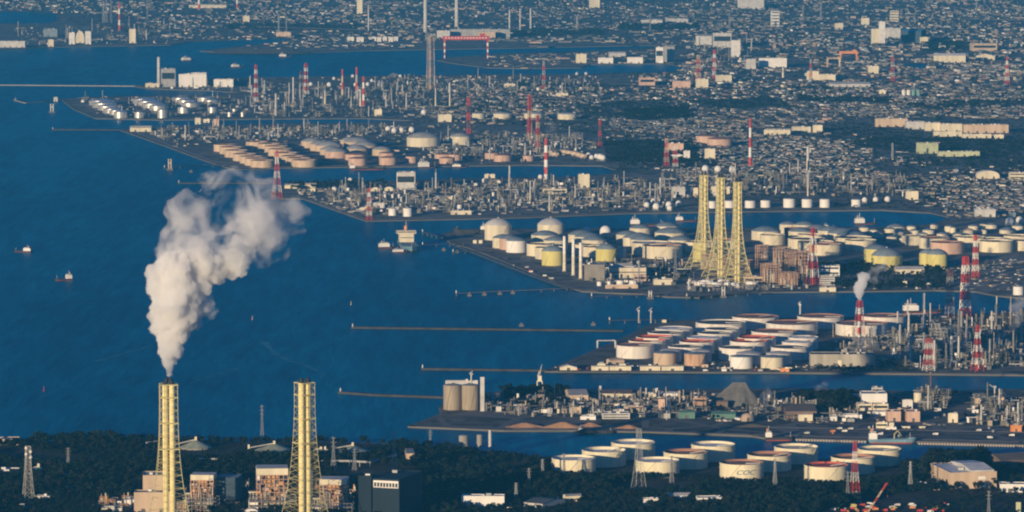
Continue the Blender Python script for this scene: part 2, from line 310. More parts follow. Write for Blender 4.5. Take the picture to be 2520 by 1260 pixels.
tanks([(1905, 814, 112, OXROOF), (1949, 793, 128, OXROOF), (1774, 792, 124, DGREY), (1859, 778, 114, OXROOF), (2121, 795, 130, OXROOF), (2019, 777, 114, OXROOF), (2174, 776, 112, OXROOF)], 'very large pinkish white open-top oil tank', WG, 'open', TANKW, 27, depth=2)
tanks([(1651, 861, 52, LGREY, 28, LGREY), (1726, 862, 50, LGREY, 28, LGREY), (1843, 868, 62, LGREY, 28, LGREY), (1917, 868, 64, LGREY, 28, LGREY)], 'grey-topped tank half hidden behind its front neighbour', WG, 'low', SWHITE, 29, BGREY)
tank(1636, 867, 56, 29, 'low', TAN, 'tan cylinder tank with flat grey roof, nearest quay', WG, BGREY); tank(1711, 869, 54, 29, 'low', RUST, 'rust streaked orange cylinder tank near the quay', WG, BGREY)
tank(1824, 876, 55, 29, 'low', SWHITE, 'clean white cylinder tank with grey roof by the quay road', WG, BGREY); tank(1901, 877, 58, 29, 'low', CREAM, 'cream cylinder tank with grey roof, rightmost of the front cylinders', WG, BGREY)
# gas and oil tanks on the middle peninsula
MG = 'tanks on the middle peninsula'
tank(1226, 552, 67, 37, 'lng', CREAM, 'tall cream domed gas tank at the peninsula tip', MG); tank(1356, 551, 67, 38, 'lng', CREAM, 'second tall cream domed gas tank, right of the first', MG)
tanks([(1238, 584, 52, None, 25, CREAM, 'pale cream dome-roofed tank below the first tall gas tank'), (1255, 586, 52, None, 27, PINKT, 'pinkish dome-roofed tank between two paler domed tanks'), (1271, 591, 52, None, 29, SWHITE, 'white dome-roofed tank nearest the shore'),
       (1341, 577, 68, None, 24), (1367, 590, 60, None, 24), (1432, 576, 68), (1447, 581, 66), (1461, 589, 60), (1545, 576, 58), (1570, 583, 74), (1583, 588, 66), (1576, 560, 54), (1641, 555, 60), (1650, 571, 78), (1675, 589, 62), (1885, 567, 72), (1940, 551, 44), (1980, 552, 52), (1970, 568, 60), (2012, 561, 60), (2045, 566, 68), (2075, 572, 78), (2096, 577, 74)],
      'pale tank with grey dome roof', MG, 'dome', CREAM, 22, BGREY)
tanks([(1334, 599, 76, DGREY, 29), (1352, 608, 70, DGREY, 28), (1446, 600, 70), (1470, 606, 74), (1604, 596, 98, LGREY, 29), (1630, 603, 98, OXROOF, 30), (1726, 594, 78), (1901, 577, 62), (1963, 561, 66, OXROOF, 20, PLUM, 'plum brown open-top tank behind pale ones'), (1995, 576, 64), (1985, 586, 92), (2008, 594, 90), (2033, 600, 78, OXROOF, 26), (2100, 583, 92), (2118, 590, 78), (2250, 579, 62, DGREY, 22), (2300, 584, 76, OXROOF, 26), (2331, 595, 82, OXROOF, 27, PINKT, 'pink weathered open-top tank, largest of its row'), (2452, 592, 84, DGREY, 26, PALEY, 'pale green open-top tank at the right of the farm'), (2386, 582, 76), (2440, 586, 70), (2506, 579, 72), (2518, 590, 80), (1783, 590, 88, OXROOF, 20)],
      'cream open-top tank', MG, 'open', CREAM, 24, DGREY, depth=2.5)
tank(1360, 616, 54, 36, 'lng', YTANK, 'yellow domed tank with dark doorway left of the white chimneys', MG, BGREY); tank(1492, 611, 52, 31, 'lng', YTANK, 'yellow domed tank right of the white chimneys', MG, BGREY)
tank(2158, 611, 64, 32, 'dome', YTANK, 'yellow-green domed tank behind a twin, right of brown plant', MG, BGREY); tank(2182, 627, 76, 32, 'lng', YTANK, 'yellow-green domed tank in front of its twin', MG, BGREY)
tank(2284, 622, 44, 34, 'lng', YTANK, 'yellow tank half hidden by its right neighbour', MG, BGREY); tank(2306, 624, 52, 34, 'lng', YTANK, 'bright yellow panelled tank beside the tall striped tower', MG, BGREY)
tank(1531, 607, 20, 27, 'low', LGREY, 'narrow grey tank beside a yellow tank', MG)
tanks([(2127, 560, 26), (2205, 557, 44), (2190, 563, 28), (2243, 557, 24), (2212, 571, 26), (2160, 574, 30), (2195, 583, 28), (2225, 586, 24), (2250, 567, 24), (2285, 566, 30), (2335, 557, 22, None, 13), (2345, 560, 16, None, 13), (2380, 566, 34, PINKT, 13), (2420, 566, 18), (2395, 556, 26), (2440, 553, 30), (2480, 565, 42), (2505, 556, 30), (2150, 566, 22), (2320, 575, 30), (2270, 575, 26), (2300, 553, 22), (2420, 552, 18), (2355, 575, 26)], 'small cream round-topped tank', 'small tanks of the far farm', 'dome', CREAM, 9, BGREY)
tanks([(1475, 693, 12), (1499, 692, 9), (1526, 690, 18), (1558, 690, 20), (2506, 705, 26, None, 20), (1700, 704, 18, None, 6)], 'small white tank on the shore of the middle peninsula', 'small white shore tanks', 'low', SWHITE, 10)
# tan tanks of the far refinery
FG = 'tan tanks on the far refinery shore'
tanks([(555, 355, 58), (569, 361, 58), (582, 369, 58), (602, 378, 58), (619, 384, 58), (631, 389, 58), (646, 394, 58)], 'tan flat tank in the leftmost slanting row of the far farm', FG, 'open', TAN, 17, OXROOF, depth=1)
tanks([(634, 348, 58), (664, 353, 58), (680, 359, 58), (690, 366, 60), (705, 375, 60), (722, 383, 60), (735, 388, 60), (750, 393, 62)], 'tan flat tank in the second slanting row of the far farm', FG, 'open', TAN, 17, OXROOF, depth=1)
tanks([(768, 347, 54), (790, 354, 56), (810, 357, 68), (815, 367, 56), (828, 372, 56, None, 16, PINKT, 'reddish domed tank with peeling paint in the far farm')], 'tan domed tank in the third slanting row of the far farm', FG, 'dome', TAN, 16, GREY)
tanks([(862, 344, 50), (880, 348, 70), (878, 365, 58), (898, 357, 66), (940, 367, 48)], 'pale domed tank in the fourth slanting row of the far farm', FG, 'dome', TAN, 15, GREY)
tanks([(876, 379, 54), (880, 389, 46, None, 18), (952, 376, 40), (955, 387, 44, None, 18), (1012, 385, 28, None, 16), (1090, 379, 42), (1100, 388, 38, None, 14), (1212, 376, 38), (1237, 381, 44, None, 16), (1300, 383, 28, None, 13), (1120, 380, 30)], 'peach coloured squat tank near the far channel', FG, 'low', PINKT, 14, OXROOF)
tank(1042, 337, 82, 22, 'dome', CREAM, 'broad cream tank with grey dome and dark ribs, far refinery', FG, GREY); tank(1133, 335, 54, 20, 'dome', CREAM, 'second cream domed tank right of the broad ribbed one', FG, GREY)
tanks([(1740, 334, 52), (1772, 341, 62, None, 18)], 'pink drum tank alone on dark ground', 'pink drum pair', 'low', PINKT, 17, OXROOF)
tanks([(1177, 279, 31), (1237, 279, 46), (1313, 279, 48), (1396, 280, 48)], 'large pale tank in the line behind the striped tower', 'line of pale tanks', 'low', CREAM, 13, LGREY)
# silver tanks on the far spit
AG = 'silver tanks on the far spit'
tanks([(250, 247, 62), (257, 253, 60), (266, 260, 52), (277, 267, 46), (288, 271, 40)], 'silver tank in the left group on the far spit', AG, 'low', SILVER, 11, SILVER)
tanks([(355, 243, 58), (366, 248, 58), (377, 254, 54), (390, 260, 46)], 'silver tank in the second group on the far spit', AG, 'low', SILVER, 11, SILVER)
tanks([(445, 240, 44), (458, 246, 46), (470, 253, 46), (505, 240, 40), (520, 246, 40)], 'silver tank in the third group on the far spit', AG, 'low', SILVER, 10, SILVER)
tanks([(297, 275, 34, None, 15), (343, 276, 25, None, 14), (400, 270, 26, None, 20), (452, 264, 30, None, 14), (523, 264, 24, None, 18), (565, 276, 12, None, 11), (577, 268, 14, None, 6), (597, 276, 11, None, 11)], 'shining silver tank at the front of the far spit', AG, 'low', SILVER, 13, SILVER)
tanks([(966, 513, 20, None, 17), (1003, 512, 23, None, 20), (1107, 506, 10, None, 10), (1131, 504, 12, None, 12), (1070, 446, 7, None, 14), (892, 447, 8, None, 16), (966, 478, 6, None, 9), (982, 478, 6, None, 9), (948, 478, 6, None, 9), (1214, 473, 7, None, 9), (1230, 473, 7, None, 9), (1158, 484, 6, None, 9)], 'upright white cylinder tank among pipework', 'white cylinders of the second peninsula', 'low', SWHITE, 14)
tanks([(1733, 491, 20), (1753, 495, 18), (1795, 494, 24), (1846, 494, 26), (1884, 493, 25), (1942, 489, 29, None, 21), (1986, 490, 26, None, 20), (2030, 490, 26, None, 20), (2107, 491, 24, None, 17)], 'white round tank in the row along the inner channel', 'white tanks along the inner channel', 'low', SWHITE, 17, LGREY)
tanks([(2224 + i * 12, 221, 9.5, None, 16, [SWHITE, SWHITE, TEAL, TEAL][i]) for i in range(4)], 'upright silo in a row of four, inland', 'four upright silos', 'low', SWHITE, 16)
tanks([(1113, 947, 44, CONC, 60), (1158, 947, 44, CONC, 60)], 'huge ribbed concrete silo at the near peninsula tip', 'twin concrete silos', 'low', SILOC, 62, CONC)
tanks([(1141, 1072, 24, None, 28, CONC), (1180, 1070, 14, None, 30, CONC), (1206, 1058, 8, None, 42, LGREY)], 'grey silo rising from the shore wood', 'silos behind the wood', 'low', SILOC, 28)
tanks([(2105, 970, 22, None, 16, LGREY), (2259, 966, 21, None, 23, CREAM), (1960, 1078, 1, None, 2)][:2], 'upright pale tank on the near peninsula', 'upright tanks of the near peninsula', 'low', LGREY, 20)
def sphere(cx, cy, r, label='white ball tank on legs', group='white ball tanks', col=SWHITE):
    py = cy + r * 1.25; p = G(cx, py); s = S(py); rr = r * s; t = thing('ball_tank', label, 'tank', p, 0, group, (cx, cy)); take(p, rr)
    b = MB(); b.ball((0, 0, rr * 1.25), rr, col); b.build('sphere', t)
    l = MB(); l.bar((rr * .9, 0, 0), (rr * .93, 0, rr * 1.1), rr * .06, LGREY); lm = l.mesh('leg')
    for i in range(6): part('leg', lm, t, (0, 0, 0), i * pi / 3)
for q in [(1443, 567, 10), (1490, 569, 14), (955, 317, 7), (970, 321, 7), (988, 320, 7), (1013, 319, 7.5), (1448, 381, 6), (1456, 387, 6), (1468, 384, 6), (1477, 386, 8), (1484, 388, 7), (1736, 415, 9), (1767, 416, 9), (1802, 417, 9), (2128, 492, 7), (2155, 491, 7), (2184, 490, 7.5), (2485, 545, 11), (2509, 541, 9), (1330, 435, 6), (765, 207, 5), (810, 208, 6), (842, 208, 5), (875, 208, 5), (905, 207, 5), (935, 208, 6), (822, 193, 4), (868, 187, 4), (915, 198, 4), (985, 187, 4), (1043, 276, 7), (1420, 181, 4), (1442, 181, 4), (823, 466, 7), (840, 465, 6), (857, 466, 5), (862, 443, 6), (1192, 444, 6), (1608, 495, 7), (1592, 504, 7), (1615, 508, 9), (1646, 503, 8), (1648, 512, 7), (1670, 500, 7)]: sphere(*q)
# horizontal drums
def drum(cx, py, w, h, label, group, col=SWHITE):
    p = G(cx, py); s = S(py); L, r = w * s, h * s / 2; t = thing('drum_tank', label, 'tank', p, R.uniform(-.1, .1), group, (cx, py)); take(p, L / 2)
    b = MB(); b.bar((-L / 2, 0, r * 1.3), (L / 2, 0, r * 1.3), r, col, 14, smooth=True); b.ball((-L / 2, 0, r * 1.3), r, col, 12, 6); b.ball((L / 2, 0, r * 1.3), r, col, 12, 6); b.build('vessel', t)
    l = MB()
    l.box((0, 0, 0), (r * .5, r * 1.6, r * .8), CONC); lm = l.mesh('saddle')
    for x in (-L * .3, L * .3): part('saddle', lm, t, (x, 0, 0))
for x, y, w in [(1725, 705, 26), (1760, 706, 30), (1800, 706, 28), (1850, 704, 22), (1740, 700, 22), (1780, 699, 18)]: drum(x, y, w, 10, 'white horizontal drum on the shore below the yellow stacks', 'white shore drums')
for x, y in [(1390, 380), (1402, 382), (1414, 384), (1426, 387), (1435, 390), (1358, 382), (1366, 386)]: drum(x, y, 12, 10, 'peach horizontal drum in a close bank of drums', 'peach drums', TAN)
# ------------------------------------------------------------------ chimneys and towers
def striped_stack(cx, top, base, w0, w1, bands, label, cols=(RED, SWHITE), name='striped_chimney'):
    p = G(cx, base); s = S(base); H = HT(base, top); t = thing(name, label, 'chimney', p, 0, None, (cx, base)); take(p, w1 * s)
    b = MB(); r0, r1 = w0 * s / 2, w1 * s / 2
    for i in range(bands):
        a, c = i / bands, (i + 1) / bands
        b.cyl((0, 0, H * a), r1 + (r0 - r1) * a, r1 + (r0 - r1) * c, H / bands, cols[(bands - 1 - i) % len(cols)], 16, cap=i == bands - 1, capm=BLACK)
    b.build('shaft', t)
    for k in (.97, .6, .3): g = MB(); g.cyl((0, 0, H * k), r1 + (r0 - r1) * k + 1.1, r1 + (r0 - r1) * k + 1.1, .7, GREY, 16, bottom=True); g.build('gallery', t)
    g = MB(); g.cyl((0, 0, 0), r1 * 1.5, r1 * 1.2, H * .03, CONC, 12); g.build('base', t)
    return t
striped_stack(1344, 340, 446, 8, 11, 6, 'thick solid red and white banded chimney', (RED, SWHITE)); striped_stack(1846, 290, 411, 5.5, 8, 5, 'slim solid red and white chimney inland', (RED, SWHITE))
striped_stack(895, 188, 262, 5, 7, 5, 'bright red and white chimney among grey columns of far refinery', (RED, SWHITE)); striped_stack(490, -30, 24, 5, 6, 4, 'red and white chimney cut by the top edge, left one', (SWHITE, RED)); striped_stack(584, -24, 21, 4, 5, 4, 'red and white chimney cut by the top edge, right one', (SWHITE, RED))
striped_stack(294, 8, 76, 4, 6, 5, 'faint red and white chimney in the hazy far works', (RED, SWHITE)); striped_stack(843, 170, 236, 4, 7, 4, 'red chimney with cream foot in far refinery', (RED, TAN)); striped_stack(878, 165, 240, 5, 8, 4, 'dark red topped grey chimney in far refinery', (RED, GREY))
for i, (x, a, b) in enumerate([(1389, 581, 668), (1411, 588, 678), (1429, 597, 686)]):
    striped_stack(x, a, b, 7, 9, 2, '%s of three plain white chimneys beside the cream hall' % ['leftmost', 'middle', 'rightmost'][i], (SWHITE, CREAM), 'white_chimney')
for x, a, b, w, l in [(1047, -60, 82, 10, 'tall pale grey chimney cut by the top edge, left of a pair'), (1124, -40, 68, 10, 'tall pale grey chimney cut by the top edge, right of a pair'), (907, 13, 76, 4, 'thin pale mast chimney at far shore'), (1254, 24, 70, 5, 'grey chimney, first of three behind the crane'), (1280, 24, 70, 4, 'grey chimney, second of three behind the crane'), (1306, 20, 72, 5, 'grey chimney, third of three behind the crane'), (391, 140, 210, 9, 'pale brown chimney of the island power plant'), (1107, 203, 262, 4, 'thin beige chimney, right of a far pair'), (1072, 217, 262, 4, 'thin beige chimney, left of a far pair'), (1254, 408, 460, 5, 'lone grey chimney on the second peninsula'),
                      (1988, 360, 424, 8, 'stepped cream tower with a thin top inland'), (1988, 428, 483, 4, 'thin beige chimney standing in front of the stepped tower'), (1305, 445, 500, 4, 'thin tan flare mast on the second peninsula'), (1352, 480, 520, 4, 'short thin tan mast on the second peninsula'), (1927, 165, 192, 6, 'short cream shaft by the wide white hall'), (887, 222, 262, 5, 'cream column chimney beside the bright striped one'), (800, 222, 258, 5, 'cream column chimney among far columns'), (722, 190, 262, 5, 'tall brown column chimney in far refinery'), (679, 230, 285, 5, 'grey column chimney left in far refinery')]:
    t = striped_stack(x, a, b, w * .8, w, 2, l, (LGREY, CREAM if 'cream' in l or 'beige' in l or 'tan' in l else LGREY), 'chimney')
def lattice(cx, top, base, wb, wt, bands, label, cols=(RED, SWHITE), flue=None, flare=1.0, leg=1.5, name='striped_lattice_tower', head=None, brace=.36, cat='tower', rz=None, arms=0, group=None, plat=True):
    p = G(cx, base); s = S(base); H = HT(base, top); t = thing(name, label, cat, p, pi / 4 * .5 if rz is None else rz, group, (cx, (base + top) / 2)); take(p, wb * s * .5)
    W0, W1 = wb * s / 2 * .82, wt * s / 2 * .82; n = max(bands, 1); Wz = lambda k: W1 + (W0 - W1) * (1 - k) ** flare
    BL = [MB() for _ in range(4)]; L = max(leg * s * .33, .3); sub = 2 if n <= 6 else 1
    br = MB()
    for i in range(n * sub):
        k0, k1 = i / (n * sub), (i + 1) / (n * sub); m = cols[(n - 1 - i // sub) % len(cols)]; a, c = Wz(k0), Wz(k1); z0, z1 = H * k0, H * k1
        cr = [(-1, -1), (1, -1), (1, 1), (-1, 1)]
        for q in range(4):
            x, y = cr[q]; u, v = cr[(q + 1) % 4]
            BL[q].bar((x * a, y * a, z0), (x * c, y * c, z1), L, m)
            br.bar((x * a, y * a, z0), (u * c, v * c, z1), L * brace, m); br.bar((u * a, v * a, z0), (x * c, y * c, z1), L * brace, m)
            br.bar((x * c, y * c, z1), (u * c, v * c, z1), L * brace * 1.1, m)
    for b in BL: b.build('leg', t)
    br.build('bracing', t)
    if flue:
        f = MB(); nb = n
        for i in range(nb): f.cyl((0, 0, H * i / nb), flue * s / 2, flue * s / 2, H / nb + (H * .03 if i == nb - 1 else 0), cols[(nb - 1 - i) % len(cols)], 14, cap=i == nb - 1, capm=BLACK)
        f.build('flue', t)
    if plat:
        for k in (.99, .5): g = MB(); g.box((0, 0, H * k), (Wz(k) * 2 + 3 * s * .5, Wz(k) * 2 + 3 * s * .5, .5), cols[0]); g.build('platform', t)
    for i in range(arms):
        g = MB(); z = H * (.96 - .13 * i); wq = (wb * .34 + 4) * s * (.7 + .15 * (i % 2))
        for d in (-1, 1): g.bar((0, 0, z + .8), (d * wq, 0, z + .3), L * .8, cols[0]); g.bar((0, 0, z - 1.6 * s), (d * wq, 0, z + .2), L * .5, cols[0])
        g.build('crossarm', t)
    return t
RW = (RED, SWHITE)
lattice(2375, 632, 782, 26, 13, 7, 'tall red and white three-legged striped tower right of yellow tanks', RW, leg=3.4, head=1, brace=.8); lattice(2337, 664, 792, 22, 12, 7, 'dull purplish striped tower, shade put into its colours, left of the tall one', (PLUM, GREY), leg=2, brace=.7)  # second tower: red and white bands coloured plum and grey to stand for shade
lattice(2115, 741, 838, 26, 13, 6, 'steaming red and white stack tower beside the largest white tank', RW, flue=6, leg=1.8); lattice(2285, 832, 912, 28, 13, 6, 'short red and white lattice tower at the quay, left one', RW, leg=2.4, flare=1.2); lattice(2405, 802, 913, 30, 8, 7, 'red and white lattice flare tower with pale tip at the quay', RW, flue=4, leg=2.2, flare=1.4)
lattice(2000, 562, 702, 32, 10, 7, 'red and white lattice tower over the brown boiler plant', RW, flue=4, leg=2.0, flare=1.3, brace=.26); lattice(2400, 578, 683, 16, 7, 7, 'slim striped tower beside the pale green tank', RW, leg=2.4, brace=.7)
lattice(682, 370, 490, 25, 6, 7, 'red and white lattice tower at the second peninsula tip', RW, leg=2.2, flare=1.6, brace=.25); lattice(908, 462, 543, 15, 4, 7, 'small slim striped mast near the second peninsula quay', RW, leg=1.6, flare=1.6)
lattice(1303, 235, 345, 12, 7, 6, 'red lattice stack with cream foot in the far refinery', (RED, RED, TAN), flue=3, leg=1.8); lattice(1323, 285, 377, 10, 6, 6, 'red and cream flare tower in front of the taller red stack', (RED, TAN), flue=2, leg=1.8); lattice(1153, 240, 352, 10, 6, 6, 'dull red mast by the ribbed cream tank', (RED, PLUM), leg=2)
lattice(630, 160, 250, 10, 5, 8, 'red and white lattice stack, leftmost of far refinery', RW, flue=2.2, leg=1.6); lattice(753, 157, 232, 10, 7, 8, 'red and white lattice stack, tallest of a far pair', RW, flue=2.6, leg=1.6); lattice(741, 175, 230, 9, 6, 6, 'dull striped stack left of the taller far one', (PLUM, GREY), flue=2, leg=1.4)
lattice(1476, 296, 362, 8, 4, 5, 'dark red thin mast on wooded ground', (RED, PLUM), leg=1.6); lattice(1640, 340, 410, 12, 6, 6, 'pink and red striped frame tower inland, left one', (PINKT, RED), leg=1.6); lattice(1662, 360, 412, 12, 8, 5, 'pink and red striped frame tower inland, right one', (SWHITE, RED), leg=1.6)
lattice(1758, 122, 196, 9, 4, 7, 'red and white mast left of the wide white hall', RW, leg=1.8); lattice(1718, 135, 201, 12, 5, 6, 'red and cream tower on a cream block', (TAN, RED), leg=1.8); lattice(2196, 127, 202, 10, 4, 6, 'pale red mast right of the orange gantry', (GREY, RED), leg=1.6); lattice(2478, 140, 208, 12, 3, 7, 'red and white tower near the right edge inland', RW, leg=2, flare=1.4); lattice(1995, 145, 200, 8, 3, 5, 'small red mast behind a cream block', (GREY, RED), leg=1.5); lattice(1338, 150, 220, 8, 4, 6, 'pale red mast in front of shipyard spit', (GREY, RED), leg=1.5)
lattice(2103, 1086, 1236, 30, 8, 6, 'red and white lattice tower before the cream tanks', RW, leg=1.8, flare=1.7); lattice(1060, 92, 220, 20, 15, 9, 'pale brown lattice chimney rising before the far spit', (TAN, GREY, TAN), flue=5, leg=1.8, name='lattice_chimney', cat='chimney'); lattice(1060, 82, 100, 24, 22, 2, 'grey framed tower head behind the lattice chimney', (GREY,), leg=2, name='framed_tower')
# power line pylons
PG = 'grey transmission pylons'
for x, a, b, w in [(645, 997, 1072, 10), (821, 1075, 1157, 15), (873, 1104, 1157, 13), (970, 1060, 1168, 16), (168, 1102, 1152, 11), (1059, 1058, 1102, 10), (1335, 1130, 1180, 12), (1302, 1152, 1204, 11), (1270, 1188, 1232, 11), (1388, 1116, 1182, 12), (1653, 1122, 1188, 12), (1907, 1130, 1206, 14), (2240, 1135, 1207, 13), (2086, 1160, 1236, 14), (2433, 1208, 1275, 12), (1572, 640, 695, 9), (1662, 605, 690, 10), (2196, 352, 390, 5), (1420, 38, 76, 5), (1600, 33, 76, 5), (1976, 15, 56, 7), (2020, 5, 46, 6), (262, 0, 56, 7), (274, -8, 56, 6), (255, 2, 56, 6), (363, -5, 48, 4), (686, 35, 84, 4), (705, 40, 84, 4), (1795, 30, 75, 4), (2403, 0, 30, 5), (1365, 445, 470, 6), (1630, 545, 570, 5)]:
    lattice(x, a, b, w, 2.6, 6, 'grey lattice pylon', (STEEL,), flare=1.5, leg=1.2 if a > 900 else 1.0, name='transmission_pylon', arms=3, brace=.5, cat='pylon', group=PG, rz=R.uniform(-.5, .5), plat=False)
lattice(1572, 1055, 1205, 36, 11, 7, 'big grey lattice tower before the cream tanks', (STEEL,), flare=1.9, leg=1.6, name='lattice_tower', plat=True); t = lattice(70, 1098, 1232, 32, 13, 7, 'grey telecom lattice tower carrying white dishes', (PIPE,), flare=1.8, leg=1.6, name='telecom_tower', brace=.7)
for k, (z, sgn) in enumerate([(.97, -1), (.86, -1), (.9, 1), (.8, 1)]):
    d = MB(); H = HT(1232, 1098); d.cyl((0, 0, 0), 2.4, 1.2, 1.4, SWHITE, 14, bottom=True); o = d.build('dish', t, (sgn * 3.4, -3.0, H * z)); o.rotation_euler = (pi / 2, 0, 0)
# tall yellow twin-flue stacks held in flared lattice frames
def yellow_stack(cx, top, base, wtop, wbot, nflue, rflue, rz, label, capstyle, bands=10, leg=1.1, flare=3.0, sway=0.0):
    p = G(cx, base); s = S(base); H = HT(base, top); t = thing('yellow_stack', label, 'chimney', p, rz, None, (cx, base - 40)); take(p, wbot * s * .5)
    r = rflue * s; gap = r * 1.22
    offs = [(-gap, 0), (gap, 0)] if nflue == 2 else [(-gap, -gap * .5), (gap, -gap * .5), (0, gap)]
    for ox, oy in offs:
        f = MB(); f.cyl((ox, oy, 0), r, r, H, YEL, 20, capm=BLACK)
        for k in range(1, bands): f.cyl((ox, oy, H * k / bands), r + .25, r + .25, .8, YELD, 20, bottom=True)
        f.build('flue', t)
        c = MB(); lean = -.55 if capstyle == 'lean' else 0
        n = 14; h2 = 15 * s if capstyle == 'lean' else 11 * s
        vs = [(ox + r * .95 * cos(2 * pi * i / n), oy + r * .95 * sin(2 * pi * i / n), H) for i in range(n)] + [(ox * (1 + lean) + r * .6 * cos(2 * pi * i / n), oy * (1 + lean) + r * .6 * sin(2 * pi * i / n), H + h2) for i in range(n)]
        c.add(vs, [(i, (i + 1) % n, n + (i + 1) % n, n + i) for i in range(n)], BLACK, True); c.add(vs[n:], [tuple(range(n))], BLACK); c.build('flue_tip', t)
    W0, W1 = wbot * s / 2, wtop * s / 2; Wz = lambda k: W1 + (W0 - W1) * (1 - k) ** flare; L = leg * s * .5
    LG, br = [MB() for _ in range(4)], MB(); n = bands; cr = [(-1, -1), (1, -1), (1, 1), (-1, 1)]
    for i in range(n):
        k0, k1 = i / n, (i + 1) / n; a, c = Wz(k0), Wz(k1); z0, z1 = H * k0, H * k1
        for q in range(4):
            x, y = cr[q]; u, v = cr[(q + 1) % 4]; kk = (k0 + k1) / 2; mm = Wz(kk); zm = H * kk
            LG[q].bar((x * a, y * a, z0), (x * c, y * c, z1), L, YELD)
            br.bar((x * a, y * a, z0), (u * mm, v * mm, zm), L * .5, YELD); br.bar((u * a, v * a, z0), (x * mm, y * mm, zm), L * .5, YELD)
            br.bar((x * mm, y * mm, zm), (u * c, v * c, z1), L * .5, YELD); br.bar((u * mm, v * mm, zm), (x * c, y * c, z1), L * .5, YELD)
            br.bar((x * c, y * c, z1), (u * c, v * c, z1), L * .9, YELD)
        if i in (n - 1, n - 2, n - 4, n - 6): pl = MB(); pl.box((0, 0, z1 - .6), (2 * c + 2, 2 * c + 2, .6), YELD); pl.build('gallery', t)
    for b in LG: b.build('leg', t)
    br.build('bracing', t)
    return t
yellow_stack(417, 945, 1292, 43, 112, 2, 6.9, .12, 'yellow twin-flue stack giving off the big white smoke plume', 'lean', 11, 1.15)
yellow_stack(751, 941, 1296, 36, 96, 2, 7.6, .62, 'yellow twin-flue stack without smoke, bottom of the picture', 'flat', 12, 1.15, 2.6)
for i, (x, a, b) in enumerate([(1731, 431, 662), (1772, 437, 684), (1814, 448, 697)]):
    yellow_stack(x, a, b, 17, 80, 2, 3.1, .12, '%s of the three yellow lattice-legged stacks on the middle peninsula' % ['leftmost', 'middle', 'rightmost'][i], 'flat', 10, 1.7, 3.6)
# ------------------------------------------------------------------ buildings set one by one
def bld(x0, x1, yt, yb, label, wall=CREAM, roof=None, kind='flat', depth=None, name='building', cat='building', rz=None, extra=(), group=None, wins=0, z=LZ):
    cx = (x0 + x1) / 2; s = S(yb); w = (x1 - x0) * s; H = max(2.5, HT(yb, yt)); d = depth or max(8, min(w * .6, 70))
    rz = R.uniform(-.12, .12) if rz is None else rz; p = G(cx, yb); p.y += cos(rz) * d / 2; p.x -= sin(rz) * d / 2
    t = thing(name, label, cat, p, rz, group, (cx, (yt + yb) / 2)); take(p, max(w, d) * .55); roof = roof or DGREY
    b = MB()
    if kind == 'gable':
        rise = min(d * .14, H * .5); b.gable((0, 0, 0), (w, d, H - rise * .2), wall, roof, rise, 0, .6)
    elif kind == 'gablex':                            # ridge towards the viewer
        rise = min(w * .13, H * .45); b.gable((0, 0, 0), (d, w, H - rise), wall, roof, rise, pi / 2, .6)
    elif kind == 'vault':
        n = 10; vs = []
        for e in (-1, 1): vs += [(w / 2 * cos(pi * i / n), e * d / 2, H * .35 + H * .65 * sin(pi * i / n)) for i in range(n + 1)]
        b.add(vs, [(i, i + 1, n + 2 + i, n + 1 + i)[::-1] for i in range(n)], roof, True); b.add(vs[:n + 1], [tuple(range(n + 1))[::-1]], wall); b.add(vs[n + 1:], [tuple(range(n + 1))], wall)
        b.box((0, 0, 0), (w, d, H * .35), wall)
    else: b.box((0, 0, 0), (w, d, H), wall, 0, roof)
    wo = b.build('walls', t)
    if kind == 'flat' and w > 14:
        g = MB()
        for e in (-1, 1): g.box((0, e * (d / 2 - .3), H), (w, .6, .9), wall); g.box((e * (w / 2 - .3), 0, H), (.6, d - 1.2, .9), wall)
        g.build('parapet', wo); u = MB()
        for k in range(max(1, int(w / 22))): u.box((R.uniform(-w * .35, w * .35), R.uniform(-d * .25, d * .25), H), (R.uniform(3, 8), R.uniform(3, 6), R.uniform(2, 4)), R.choice([LGREY, GREY, WHITE]))
        u.build('roof_unit', t)
    if wins:
        g = MB(); rows = max(1, wins)
        for k in range(rows): g.box((0, -d / 2 - .12, H * (k + .45) / rows), (w * .9, .3, H / rows * .34), GLASS); g.box((w / 2 + .12, 0, H * (k + .45) / rows), (.3, d * .8, H / rows * .34), GLASS)
        g.build('window_band', t)
    elif w > 10:
        g = MB(); dn = min(6, max(1, int(w / 26))); g.box((0, -d / 2 - .12, 0), (min(6, w * .2), .3, min(6, H * .5)), DGREY); gm = g.mesh('door')
        for k in range(dn): part('door', gm, t, (-w / 2 + w * (k + .5) / dn, 0, 0))
    for q in extra: q(t, w, d, H)
    return t
B = bld
# foreground
B(1135, 1241, 1222, 1246, 'long white hall in the dark wood, bottom centre', SWHITE, LGREY, depth=20, name='hall', rz=-.04)
B(1583, 1621, 1229, 1243, 'small white shed by the bottom edge below the lattice tower', SWHITE, LGREY); B(1640, 1700, 1219, 1231, 'row of white sheds behind the small white shed', WHITE, LGREY, 'gable', name='shed'); B(1718, 1779, 1226, 1250, 'white two-storey office in the dark wood', SWHITE, LGREY, wins=2); B(1618, 1628, 1219, 1226, 'tiny white hut left of the row of white sheds', SWHITE)
B(1284, 1340, 1237, 1249, 'low grey-roofed shed with slanting roof, bottom centre', LGREY, DGREY, 'gable', depth=60, rz=-.6, name='shed'); B(1330, 1352, 1238, 1246, 'pale lean-to beside the grey-roofed shed', CREAM); B(1365, 1375, 1222, 1232, 'small white cabin with dark door', SWHITE); B(1392, 1433, 1220, 1234, 'long pale shed right of the small white cabin', CREAM, GREY, 'gable', rz=.3, name='shed'); B(1246, 1268, 1248, 1258, 'pale low hut at the bottom edge', CREAM)
